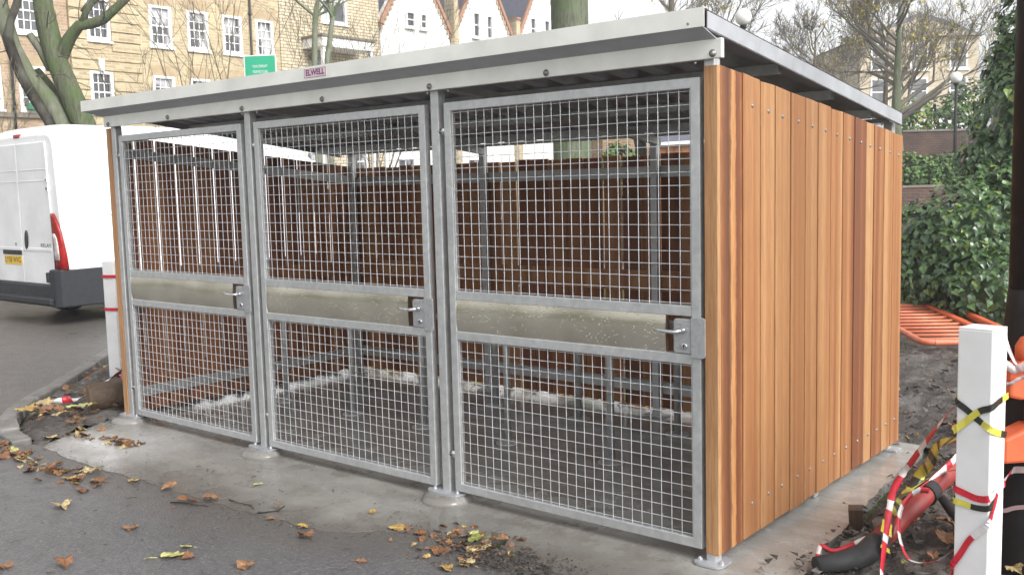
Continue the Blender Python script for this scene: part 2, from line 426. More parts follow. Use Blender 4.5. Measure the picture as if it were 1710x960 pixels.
def bark(name, c1, c2, c3, sc=9):
    t = NT(name)
    v = t.coord((1, 1, 0.22)); n = t.noise(v, sc*2.2, 5, 0.65); g = t.noise(t.coord(), sc*0.35, 4, 0.6)
    c = t.ramp(n, [(0.3, c1), (0.65, c2)])
    c = t.mix(t.ramp(g, [(0.42, 0.0), (0.62, 0.85)]), c, c3)
    t.bump(n, 0.9, 0.03)
    return t.set(c, 0.85, 0.0, 0.2)
M['mossy'] = bark('mossy_bark', (0.045, 0.05, 0.032), (0.14, 0.15, 0.10), (0.085, 0.125, 0.045))
M['greybark'] = bark('grey_smooth_bark', (0.10, 0.105, 0.08), (0.21, 0.21, 0.17), (0.11, 0.14, 0.07), 5)
M['darkbark'] = bark('dark_wet_bark', (0.014, 0.012, 0.010), (0.050, 0.044, 0.036), (0.10, 0.10, 0.08), 6)
M['trunkgreen'] = bark('green_ridged_bark', (0.065, 0.075, 0.055), (0.17, 0.185, 0.135), (0.10, 0.135, 0.065), 8)
M['sapling'] = bark('pale_green_bark', (0.13, 0.145, 0.10), (0.24, 0.25, 0.19), (0.14, 0.185, 0.10), 8)
M['twig'] = bark('twig_bark', (0.095, 0.080, 0.06), (0.17, 0.145, 0.11), (0.13, 0.12, 0.085), 8)
M['fartwig'] = bark('far_twig_bark', (0.13, 0.115, 0.11), (0.21, 0.19, 0.18), (0.19, 0.18, 0.13), 8)

def leafmat(name, c1, c2, rough=0.45, spec=0.5, sc=25, spots=0.0):
    t = NT(name)
    n = t.noise(t.coord(), sc, 4, 0.6)
    c = t.ramp(n, [(0.35, c1), (0.65, c2)])
    if sc >= 40:      # blotched, part rotted
        b = t.noise(t.coord(), sc*1.9, 5, 0.7)
        c = t.mix(t.ramp(b, [(0.46, 0.0), (0.60, 0.75)]), c, (0.15, 0.075, 0.035))
        t.bump(b, 0.5, 0.004)
    return t.set(c, rough, 0.0, spec)
M['ivy_a'] = leafmat('dark_ivy_leaf', (0.034, 0.074, 0.028), (0.055, 0.102, 0.036), 0.28, 0.6, 6)
M['ivy_b'] = leafmat('mid_ivy_leaf', (0.066, 0.130, 0.038), (0.095, 0.165, 0.050), 0.32, 0.6, 6)
M['ivy_c'] = leafmat('young_ivy_leaf', (0.13, 0.20, 0.035), (0.20, 0.25, 0.06), 0.4, 0.5, 6)
M['hedge_a'] = leafmat('hedge_leaf', (0.035, 0.085, 0.02), (0.06, 0.13, 0.03), 0.5, 0.4, 6)
M['hedge_b'] = leafmat('light_hedge_leaf', (0.10, 0.19, 0.04), (0.15, 0.25, 0.06), 0.5, 0.4, 6)
M['autumn'] = leafmat('autumn_yellow_leaf', (0.42, 0.34, 0.06), (0.50, 0.38, 0.10), 0.5, 0.4, 6)
M['autumn_g'] = leafmat('autumn_green_leaf', (0.22, 0.25, 0.06), (0.32, 0.32, 0.09), 0.5, 0.4, 6)
M['lf_yellow'] = leafmat('yellow_fallen_leaf', (0.48, 0.34, 0.09), (0.34, 0.22, 0.07), 0.5, 0.4, 40)
M['lf_lime'] = leafmat('lime_fallen_leaf', (0.50, 0.50, 0.21), (0.42, 0.43, 0.14), 0.45, 0.4, 40)
M['lf_cream'] = leafmat('cream_fallen_leaf', (0.52, 0.44, 0.24), (0.34, 0.25, 0.11), 0.5, 0.4, 50)
M['lf_brown'] = leafmat('brown_fallen_leaf', (0.23, 0.105, 0.045), (0.13, 0.06, 0.03), 0.55, 0.4, 40)
M['lf_orange'] = leafmat('orange_fallen_leaf', (0.29, 0.155, 0.075), (0.18, 0.09, 0.045), 0.5, 0.4, 40)
M['lf_dark'] = leafmat('rotting_leaf', (0.055, 0.035, 0.022), (0.09, 0.055, 0.03), 0.5, 0.4, 40)
M['lf_green'] = leafmat('green_fallen_leaf', (0.16, 0.22, 0.05), (0.24, 0.28, 0.07), 0.5, 0.4, 40)

M['post_white'] = simple('white_post_paint', (0.80, 0.80, 0.80), (0.72, 0.72, 0.715), 5, (0.45, 0.6), bump=0.05)
M['orange'] = simple('orange_plastic', (0.70, 0.145, 0.055), (0.58, 0.11, 0.045), 5, (0.4, 0.55))
M['orange_pale'] = simple('faded_orange_plastic', (0.72, 0.24, 0.14), (0.60, 0.16, 0.08), 4, (0.35, 0.5))
M['pipe_red'] = simple('dark_red_plastic', (0.34, 0.045, 0.038), (0.25, 0.034, 0.030), 6, (0.35, 0.5))
M['tape_red'] = simple('red_tape', (0.58, 0.025, 0.045), (0.45, 0.02, 0.035), 9, (0.25, 0.4))
M['tape_white'] = simple('white_tape', (0.74, 0.72, 0.72), (0.64, 0.60, 0.60), 9, (0.25, 0.4))
M['tape_pink'] = simple('translucent_pinkish_tape', (0.60, 0.47, 0.47), (0.48, 0.33, 0.34), 9, (0.25, 0.4))
M['tape_yellow'] = simple('yellow_tape', (0.66, 0.60, 0.09), (0.52, 0.47, 0.07), 9, (0.25, 0.4))
M['tape_black'] = simple('black_tape', (0.02, 0.022, 0.018), (0.035, 0.037, 0.03), 9, (0.25, 0.4))
M['column'] = simple('black_lamp_column_paint', (0.010, 0.010, 0.011), (0.018, 0.016, 0.016), 7, (0.5, 0.7), bump=0.15, spec=0.25)
M['globe'] = simple('opal_globe', (0.80, 0.80, 0.78), (0.76, 0.76, 0.74), 3, (0.2, 0.3))
M['sign_green'] = simple('green_sign_vinyl', (0.02, 0.36, 0.20), (0.02, 0.32, 0.18), 3, (0.4, 0.5))
M['sign_white'] = simple('white_vinyl_letters', (0.78, 0.80, 0.79), (0.70, 0.72, 0.71), 5, (0.4, 0.5))
M['stk_pink'] = simple('pale_pink_label', (0.66, 0.55, 0.57), (0.60, 0.50, 0.53), 6, (0.4, 0.5))
M['stk_purple'] = simple('purple_label_ink', (0.17, 0.02, 0.12), (0.15, 0.02, 0.1), 6, (0.4, 0.5))
M['kerb'] = simple('kerb_concrete', (0.20, 0.19, 0.175), (0.12, 0.112, 0.10), 7, (0.5, 0.75), bump=0.3)
M['logbark'] = simple('log_bark', (0.10, 0.065, 0.04), (0.05, 0.033, 0.022), 9, (0.6, 0.8), bump=0.6, bdist=0.02)
M['logend'] = simple('sawn_log_end', (0.20, 0.125, 0.075), (0.12, 0.075, 0.045), 12, (0.6, 0.8), bump=0.3)
M['stake'] = simple('brown_wet_stake', (0.10, 0.062, 0.036), (0.06, 0.038, 0.024), 14, (0.5, 0.7), stretch=(1, 1, 0.1))
M['path'] = simple('pale_path_paving', (0.42, 0.41, 0.39), (0.34, 0.33, 0.31), 3, (0.5, 0.7))
M['shed_wood'] = simple('shed_boarding', (0.42, 0.19, 0.085), (0.30, 0.13, 0.06), 8, (0.6, 0.7), stretch=(1, 1, 0.1))
M['pot_green'] = simple('green_window_box', (0.03, 0.20, 0.10), (0.03, 0.16, 0.08), 5, (0.4, 0.5))
M['stone'] = simple('grey_stone', (0.16, 0.15, 0.14), (0.10, 0.095, 0.09), 20, (0.5, 0.7), bump=0.3)

def text_mesh(s, size, depth=0.0, bold=0.0):
    cu = bpy.data.curves.new('text', 'FONT'); cu.body = s; cu.size = size; cu.extrude = depth; cu.offset = bold
    cu.align_x = 'CENTER'; cu.align_y = 'CENTER'
    o = bpy.data.objects.new('text', cu); COL.objects.link(o)
    bpy.context.view_layer.update()
    me = bpy.data.meshes.new_from_object(o)
    bpy.data.objects.remove(o); bpy.data.curves.remove(cu)
    return me

def put_text(name, s, size, mat, parent, pos, xdir, up, width=None, depth=0.0004, bold=0.0):
    me = text_mesh(s, size, depth, bold)
    me.name = name
    me.materials.clear(); me.materials.append(mat)
    xs = [v.co.x for v in me.vertices]
    k = width/(max(xs)-min(xs)) if width else 1.0
    x = Vector(xdir).normalized(); u = Vector(up).normalized(); n = x.cross(u)
    off = Vector(pos) - ORG[parent.name]
    for v in me.vertices: v.co = off + x*v.co.x*k + u*v.co.y + n*v.co.z
    o = bpy.data.objects.new(name, me); COL.objects.link(o); o.parent = parent
    return o

# ================================================================== GROUND
def sstep(a, b, x):
    t = max(0.0, min(1.0, (x-a)/(b-a))); return t*t*(3-2*t)
def gh(x, y):
    side = sstep(-9.5, -6.5, x + 0.12*max(0, y-12)*0)
    back = 0.85*sstep(9.5, 21, y) + 0.55*sstep(23, 32, y)
    return back*side
def ground():
    mb = MB()
    xs = [-400,-200,-120,-80,-60,-45] + [-36+1.5*i for i in range(45)] + [45,70,120,250,400]
    ys = [-300,-120,-60,-30,-15] + [-9+1.5*i for i in range(40)] + [55,65,80,100,150,300,600]
    for y in ys:
        for x in xs:
            mb.v.append((x, y, gh(x, y) - 0.06))
    n = len(xs)
    for j in range(len(ys)-1):
        for i in range(n-1):
            mb.f.append([j*n+i, j*n+i+1, (j+1)*n+i+1, (j+1)*n+i]); mb.mi.append(0); mb.sm.append(True)
    tag(mb.build('ground', M['grass']), kind='structure')
ground()

def poly_sheet(name, loop, z, mat, thick=0.05):
    mb = MB()
    mb.prism([(x, y, z - thick) for x, y in loop], (0, 0, thick))
    return tag(mb.build(name, mat), kind='structure')

rng = random.Random(3)
def wobble(pts, step=0.12, amp=0.02, seed=1, closed=False):
    r = random.Random(seed); o = []
    for (a, b) in zip(pts, pts[1:]):
        d = math.hypot(b[0]-a[0], b[1]-a[1]); k = max(1, int(d/step))
        for i in range(k):
            t = i/k
            o.append((a[0]+(b[0]-a[0])*t + r.uniform(-amp, amp), a[1]+(b[1]-a[1])*t + r.uniform(-amp, amp)))
    o.append(pts[-1]); return o

kerb_out = [(-5.02,-0.90),(-5.35,-0.84),(-5.72,-0.70),(-6.05,-0.50),(-6.38,-0.22),(-6.75,0.14),(-7.18,0.52),(-7.75,1.06),(-8.35,1.62),(-8.75,2.3),(-8.9,3.3),(-8.95,4.3),(-8.98,8),(-9,14),(-9,40)]
# road: foreground apron and the street to the left, one tarmac sheet
loop = [(8,-14),(8,-0.95),(0.9,-0.62)] + wobble([(0.5,-0.44),(-0.4,-0.40),(-1.3,-0.40),(-2.0,-0.66),(-3.2,-0.72),(-4.8,-0.70)], 0.3, 0.0) + kerb_out + [(-22,40),(-22,-14)]
poly_sheet('road', loop, -0.004, M['tarmac'])
poly_sheet('far_pavement', [(-22.1,-14),(-22.1,40),(-30.3,40),(-30.3,-14)], 0.09, M['kerb'], 0.15)

front = wobble([(0.60,-0.62),(0.1,-0.55),(-0.45,-0.50),(-0.60,-0.46),(-0.86,-0.40)], 0.05, 0.012, 2) \
      + [(-0.90,-0.33),(-0.93,-0.26),(-0.99,-0.235),(-1.06,-0.26),(-1.09,-0.33)] \
      + wobble([(-1.14,-0.40),(-1.45,-0.52),(-1.75,-0.745),(-2.25,-0.80),(-2.85,-0.815),(-3.65,-0.835),(-4.3,-0.83),(-4.75,-0.80)], 0.06, 0.014, 4)
left = wobble([(-4.86,-0.72),(-4.95,-0.55),(-5.1,-0.22),(-5.22,-0.03),(-5.24,0.4),(-5.22,1.5),(-5.22,2.62)], 0.08, 0.015, 5)
back = wobble([(-5.1,2.66),(-2.5,2.64),(0.20,2.60)], 0.1, 0.012, 6)
right = wobble([(0.24,2.5),(0.27,1.8),(0.33,1.1),(0.40,0.4),(0.46,-0.1),(0.60,-0.6)], 0.07, 0.012, 7)
slab = poly_sheet('concrete_slab', front + left + back + right, 0.0, M['concrete'], 0.10)

# soft mounds of mortar the post plates are bedded on
def mound(x, y, r, h):
    mb = MB()
    mb.lathe([(r*1.0, -0.01), (r*0.93, h*0.35), (r*0.80, h*0.9), (r*0.66, h), (0.001, h)], (x, y, 0.001), 20)
    for i, v in enumerate(mb.v):
        q = noise.noise(Vector((v[0]*6, v[1]*6, 3)))*0.012
        mb.v[i] = (v[0]+q, v[1]+q, v[2])
    tag(mb.build('mortar_bed', M['concrete']), kind='structure')
for px_ in (-4.985, -3.30, -1.612):
    mound(px_, 0.0, 0.155, 0.037)

def relief(name, x0, x1, y0, y1, step, amp, base, mat, inside, seed=0, fr=5.0):
    mb = MB(); nx = int((x1-x0)/step); ny = int((y1-y0)/step); idx = {}
    for j in range(ny+1):
        for i in range(nx+1):
            x, y = x0+i*step, y0+j*step
            e = inside(x, y)
            if e <= 0: continue
            p = Vector((x*fr, y*fr, seed))
            h = noise.fractal(p, 0.9, 2.1, 5)*amp + abs(noise.noise(p*2.7))*amp*0.9
            idx[i, j] = len(mb.v)
            mb.v.append((x, y, base(x, y) + h*min(1, e) - (1-min(1, e))*0.04))
    for j in range(ny):
        for i in range(nx):
            q = [(i,j),(i+1,j),(i+1,j+1),(i,j+1)]
            if all(k in idx for k in q):
                mb.f.append([idx[k] for k in q]); mb.mi.append(0); mb.sm.append(True)
    return tag(mb.build(name, mat), kind='structure')

def right_in(x, y):
    ex = 0.46 - 0.085*(y+0.1)
    e1 = (x - ex)/0.06 if y < 2.6 else 1.0
    e2 = (y - 2.62)/0.06 if x < 0.25 else 1.0
    if y >= 2.6: e1 = 1.0
    if y < 2.6 and x < ex: return 0
    if x < 0.25 and y < 2.62: return 0
    return max(0.02, min(e1, e2, (y+0.55)/0.1))
relief('mud', -0.2, 2.6, -0.55, 3.4, 0.022, 0.036, lambda x, y: 0.0, M['mud'], right_in, 1, 9)
def right_far(x, y):
    if y < 3.36 : return 0
    return min(1.0, (y-3.34)/0.1, (x+5.0)/0.8)
relief('mud', -4.6, 3.5, 3.3, 9.6, 0.05, 0.045, lambda x, y: gh(x, y)-0.01, M['mud'], right_far, 2, 6.5)

# planting bed between kerb and shelter, left
def bed_in(x, y):
    if x > -5.20 and y > -0.05: return 0
    # inside of the kerb line
    best = 1e9; s_ = 1
    for (a, b) in zip(kerb_out, kerb_out[1:]):
        dx, dy = b[0]-a[0], b[1]-a[1]; L = math.hypot(dx, dy)
        t = max(0, min(1, ((x-a[0])*dx+(y-a[1])*dy)/L/L))
        d = math.hypot(x-a[0]-dx*t, y-a[1]-dy*t)
        if d < best:
            best = d; s_ = (dx*(y-a[1])-dy*(x-a[0]))
    if s_ > 0 or best < 0.13: return 0
    if y < -0.05 and x > -4.86 - 0.4*(y+0.72): return 0
    return max(0.05, min(1, (best-0.13)/0.1))
relief('planting_bed', -8.9, -4.7, -0.8, 4.0, 0.045, 0.05, lambda x, y: 0.0, M['mud'], bed_in, 5, 4.0)

# kerb stones following the curve
def kerbs():
    inner = []
    for i, p in enumerate(kerb_out):
        a = Vector(kerb_out[max(0, i-1)]); b = Vector(kerb_out[min(len(kerb_out)-1, i+1)])
        d = (b-a).normalized(); n = Vector((d.y, -d.x))
        inner.append((p[0]+n.x*0.14, p[1]+n.y*0.14))
    root = thing('kerb', (-6.4, -0.2, 0), 'worn grey concrete kerb curving round the muddy bed beside the road', 'kerb')
    for i in range(len(kerb_out)-1):
        g = 0.012
        a, b, c, d = [Vector(q) for q in (kerb_out[i], kerb_out[i+1], inner[i+1], inner[i])]
        a2, b2 = a.lerp(b, g), b.lerp(a, g); d2, c2 = d.lerp(c, g), c.lerp(d, g)
        h = 0.055 + rng.uniform(-0.008, 0.008)
        if i == 0: h = 0.03
        mb = MB()
        mb.hexa([(a2.x,a2.y,-0.05),(b2.x,b2.y,-0.05),(c2.x,c2.y,-0.05),(d2.x,d2.y,-0.05),(a2.x,a2.y,h),(b2.x,b2.y,h),(c2.x,c2.y,h),(d2.x,d2.y,h)])
        fix_normals(mb.build('kerb_stone', M['kerb'], root, bevel=0.018))
kerbs()

# ================================================================== SHELTER
SH = thing('bike_shelter', (-2.45, 1.2, 0), 'large galvanised steel bike shelter with cedar boarded sides and three mesh doors', 'bike shelter')
def roof_top(y): return 2.468 - 0.1285*(y + 0.15)
def wall_top(y): return 2.249 - 0.1015*y
POSTX = (-4.985, -3.30, -1.612, 0.045)

def rhs(x0, x1, y0, y1, z0, z1, name, parent, mat, bevel=0.006):
    mb = MB(); mb.box(x0, x1, y0, y1, z0, z1)
    return mb.build(name, mat, parent, bevel=bevel)

for i, x in enumerate(POSTX):
    zp = 0.038 if i < 3 else 0.003
    hw = 0.029 if i < 3 else 0.025
    p = rhs(x-hw, x+hw, 0.002, 0.062, zp, 2.275, 'front_post', SH, M['galv'])
    mb = MB()
    n = 18; pl = []
    for k in range(n):
        t = 2*PI*k/n; e = 0.55
        cx, cy = math.cos(t), math.sin(t)
        pl.append((x + math.copysign(abs(cx)**e, cx)*(0.125 if i < 3 else 0.075), 0.02 + math.copysign(abs(cy)**e, cy)*0.075, zp))
    mb.prism(pl, (0, 0, 0.010)); mb2 = mb
    fix_normals(mb2.build('base_plate', M['roof'], p))
    mb = MB()
    for s_ in (-1, 1): mb.lathe([(0.011, 0), (0.011, 0.009), (0.006, 0.010), (0.006, 0.014)], (x+s_*(0.085 if i < 3 else 0.055), 0.0, zp+0.01), 6, smooth=False)
    mb.build('anchor_bolt', M['galv'], p)
for x in (-4.985, -3.335, -1.665, 0.03):
    p = rhs(x-0.028, x+0.028, 2.355, 2.411, 0.0, 2.081, 'rear_post', SH, M['galv'])
    mb = MB(); mb.box(x-0.09, x+0.09, 2.32, 2.43, 0.002, 0.012); mb.build('base_plate', M['galv'], p)
for x in (-4.985, 0.03):
    rhs(x-0.028, x+0.028, 1.17, 1.226, 0.0, 2.10, 'side_post', SH, M['galv'])

# ---- roof
RX0, RX1 = -5.14, 0.102
def roof():
    mb = MB(); period = (RX1-RX0)/26
    prof = []
    x = RX0
    for _ in range(26):
        prof += [(x, 0), (x+0.035, 0), (x+0.06, -0.032), (x+0.14, -0.032), (x+0.165, 0)]
        x += period
    prof = [(min(a, RX1), b) for a, b in prof] + [(RX1, 0)]
    y0, y1 = -0.145, 2.40
    base = len(mb.v)
    for (yy) in (y0, y1):
        for dz in (0.0, -0.004):
            for (a, b) in prof: mb.v.append((a, yy, roof_top(yy) + b + dz - 0.004))
    n = len(prof)
    for i in range(n-1):
        mb.f.append([i, i+1, 2*n+i+1, 2*n+i]); mb.f.append([n+i, 3*n+i, 3*n+i+1, n+i+1])
        mb.f.append([i, n+i, n+i+1, i+1]); mb.f.append([2*n+i, 2*n+i+1, 3*n+i+1, 3*n+i])
        mb.mi += [0]*4; mb.sm += [False]*4
    rf = mb.build('roof', M['roof'], SH)
    # folded front fascia: face, return lip, sloping soffit, drip
    mb = MB()
    e = 0.003
    mb.prism([(RX0-0.006, -0.152, 2.388), (RX0-0.006, -0.152, 2.467), (RX0-0.006, -0.120, 2.469), (RX0-0.006, -0.120, 2.466), (RX0-0.006, -0.149, 2.464), (RX0-0.006, -0.149, 2.388)], (RX1-RX0+0.010, 0, 0))
    f = fix_normals(mb.build('fascia', M['fascia'], rf))
    mb = MB()
    mb.prism([(-5.075, -0.149, 2.387), (-5.075, -0.028, 2.349), (-5.075, -0.028, 2.353), (-5.075, -0.149, 2.391)], (5.075+0.098, 0, 0))
    # left end of the soffit reaches the fascia corner
    mb.add([(RX0, -0.1485, 2.388), (-5.0755, -0.1485, 2.388), (-5.0755, -0.03, 2.3502)], [(0, 1, 2)])
    fix_normals(mb.build('soffit', M['roof'], rf))
    mb = MB(); mb.box(-5.055, 0.122, -0.030, -0.002, 2.268, 2.352)
    bd = mb.build('eaves_beam', M['fascia'], rf, bevel=0.003)
    for x in (-4.983, -4.169, -3.297, -2.498, -1.61, -0.819, 0.081):
        mb = MB(); mb.lathe([(0.017, 0), (0.017, -0.003), (0.012, -0.0035), (0.011, -0.012), (0.004, -0.015)], (x, -0.030, 2.289), 12, axis='y')
        fix_normals(mb.build('bolt', M['bolt'], bd))
    mb = MB(); mb.lathe([(0.006, 0), (0.005, -0.004)], (0.03, -0.152, 2.405), 8, axis='y'); fix_normals(mb.build('rivet', M['bolt'], f))
    # gable channels
    for x in (RX1-0.004, RX0):
        mb = MB()
        for (ya, yb) in ((-0.115, 2.395),):
            za, zb = roof_top(ya)-0.004, roof_top(yb)-0.004
            h = 0.074
            mb.hexa([(x, ya, za-h), (x+0.004, ya, za-h), (x+0.004, yb, zb-h), (x, yb, zb-h), (x, ya, za-0.004), (x+0.004, ya, za-0.004), (x+0.004, yb, zb-0.004), (x, yb, zb-0.004)])
            s_ = -0.012 if x > -1 else 0.016
            xa, xb = sorted((x, x+s_))
            mb.hexa([(xa, ya, za-h-0.003), (xb, ya, za-h-0.003), (xb, yb, zb-h-0.003), (xa, yb, zb-h-0.003), (xa, ya, za-h), (xb, ya, za-h), (xb, yb, zb-h), (xa, yb, zb-h)])
        mb.build('gable_channel', M['roof'], rf)
    # purlins and rafters
    for y in (0.72, 1.40, 2.02):
        zt = roof_top(y) - 0.046; h = 0.05
        mb = MB(); mb.box(RX0+0.06, RX1-0.06, y, y+0.045, zt-h, zt)
        mb.build('purlin', M['galv'], rf)
    mb = MB(); mb.box(RX0+0.06, RX1-0.06, 2.345, 2.405, 2.082, 2.106); mb.build('rear_beam', M['galv'], rf)
    for x in POSTX[1:3]:
        mb = MB(); a = (x, 0.06, roof_top(0.06)-0.125); b = (x, 2.35, roof_top(2.35)-0.105)
        mb.bar(a, b, 0.045, 0.05); mb.build('rafter', M['galv'], rf)
    # flashing strip under the sheet seen at the sides
    # sticker
    mb = MB(); mb.box(-2.502, -2.305, -0.1545, -0.1525, 2.4015, 2.4535)
    st = mb.build('name_label', [M['stk_pink']], rf)
    mb = MB()
    for a, b, c, d in ((-2.500,-2.307,2.4505,2.4525),(-2.500,-2.307,2.4025,2.4045),(-2.500,-2.498,2.4045,2.4505),(-2.309,-2.307,2.4045,2.4505)):
        mb.box(a, b, -0.1552, -0.1545, c, d)
    mb.build('label_border', M['stk_purple'], st)
    put_text('label_lettering', 'ELWELL', 0.045, M['stk_purple'], st, (-2.4035, -0.1551, 2.4285), (1, 0, 0), (0, 0, 1), 0.165, bold=0.0012)
roof()

# ---- cedar boards
def board(mb_loop_fn, tint, parent=SH, name='board'):
    o = mb_loop_fn.build(name, M['cedar'], parent, bevel=0.003)
    o.color = (max(0, min(1, tint)), rng.random(), rng.random(), 1)
    return o
ZB = 0.047
edges = [0.240,0.426,0.590,0.768,0.950,1.112,1.289,1.464,1.638,1.822,1.955,2.127,2.290,2.468]
tints = [0.50, 0.38, 0.30, 0.52, 0.36, 0.46, 0.40, 0.44, 0.80, 0.32, 0.70, 0.42, 0.52]
XR0, XR1 = 0.0655, 0.0876
def ybd(x0, x1, ya, yb, ta, tb, zb=ZB):
    mb = MB(); mb.hexa([(x0,ya,zb),(x1,ya,zb),(x1,yb,zb),(x0,yb,zb),(x0,ya,ta),(x1,ya,ta),(x1,yb,tb),(x0,yb,tb)]); return mb
# corner pieces
o = board(ybd(0.0225, XR1, -0.004, 0.026, 2.243, 2.243), 0.12, name='corner_trim')
o = ybd(0.058, 0.0872, 0.0275, 0.234, 2.245, 2.225).build('board', M['cedar_heart'], SH, bevel=0.003)
for i in range(len(edges)-1):
    a, b = edges[i]+0.006, edges[i+1]-0.006
    dx = rng.uniform(-0.0015, 0.0015)
    o = board(ybd(XR0+dx, XR1+dx, a, b, wall_top(a)+rng.uniform(-.004,.004), wall_top(b)+rng.uniform(-.004,.004), ZB+rng.uniform(-.004,.004)), tints[i])
    yc = (a+b)/2
    for zc in (wall_top(yc)-0.131, 0.206):
        mb = MB(); mb.lathe([(0.0105, -0.002), (0.0105, 0.001), (0.008, 0.0045), (0.004, 0.006)], (XR1+dx, yc+rng.uniform(-.01,.01), zc), 10, axis='x')
        fix_normals(mb.build('bolt', M['board_bolt'], o))
# left wall
XL0, XL1 = -5.058, -5.034
board(ybd(-5.075, -5.016, -0.004, 0.040, 2.262, 2.262), 0.2, name='corner_trim')
y = 0.045; k = 0
for k in range(14):
    a = 0.045 if k == 0 else 0.2110 + 0.1755*(k-1)
    b = 0.1900 if k == 0 else a + 0.1545
    b = min(b, 2.462)
    if b - a < 0.03: break
    board(ybd(XL0, XL1, a, b, wall_top(a)-0.035, wall_top(b)-0.035), rng.uniform(0.45, 0.75))
# rear wall
x = 0.060; 
while x > -5.03:
    g = rng.choice([0.008, 0.013, 0.018, 0.023])
    x1 = x; x0 = max(-5.03, x - 0.1725 + g)
    if x1 - x0 > 0.04:
        mb = MB(); zt = 1.955 + rng.uniform(-.008, .008)
        mb.box(x0, x1, 2.441, 2.464, ZB, zt)
        board(mb, rng.uniform(0.4, 0.8))
    x -= 0.1725
# rails
def rails():
    mb = MB(); mb.box(-5.03, 0.06, 2.4125, 2.4405, 1.786, 1.866); mb.box(-5.03, 0.06, 2.375, 2.412, 1.863, 1.868)
    r = mb.build('top_rail', M['galv'], SH)
    mb = MB(); x = -0.03
    while x > -5: mb.lathe([(0.007, 0), (0.007, -0.006)], (x, 2.4125, 1.822), 6, axis='y', smooth=False); x -= 0.1725
    mb.build('bolt_row', M['bolt'], r)
    mb = MB(); mb.box(-5.0, 0.06, 2.4125, 2.4405, 0.165, 0.255); mb.box(-5.0, 0.06, 2.385, 2.412, 0.252, 0.256); mb.build('bottom_rail', M['galv'], SH)
    mb = MB(); mb.box(-5.0, 0.06, 2.4205, 2.4402, 0.935, 1.09); o = mb.build('middle_rail', M['cedar'], SH); o.color = (0.45, 0.3, 0, 1)
    for xa, xb, dz in ((-5.033, -5.018, -0.035), (0.050, 0.0645, 0)):
        mb = MB()
        for (lo, hi) in ((0.165, 0.09),):
            mb.hexa([(xa,0.07,wall_top(0.07)-lo+dz),(xb,0.07,wall_top(0.07)-lo+dz),(xb,2.41,wall_top(2.41)-lo+dz),(xa,2.41,wall_top(2.41)-lo+dz),
                     (xa,0.07,wall_top(0.07)-hi+dz),(xb,0.07,wall_top(0.07)-hi+dz),(xb,2.41,wall_top(2.41)-hi+dz),(xa,2.41,wall_top(2.41)-hi+dz)])
        mb.build('top_rail', M['galv'], SH)
        mb = MB(); mb.box(xa, xb, 0.07, 2.41, 0.165, 0.245); mb.build('bottom_rail', M['galv'], SH)
        mb = MB(); mb.box(xa, xb, 0.07, 2.41, 0.955, 1.09); o = mb.build('middle_rail', M['cedar'], SH); o.color = (0.55, 0.6, 0, 1)
rails()

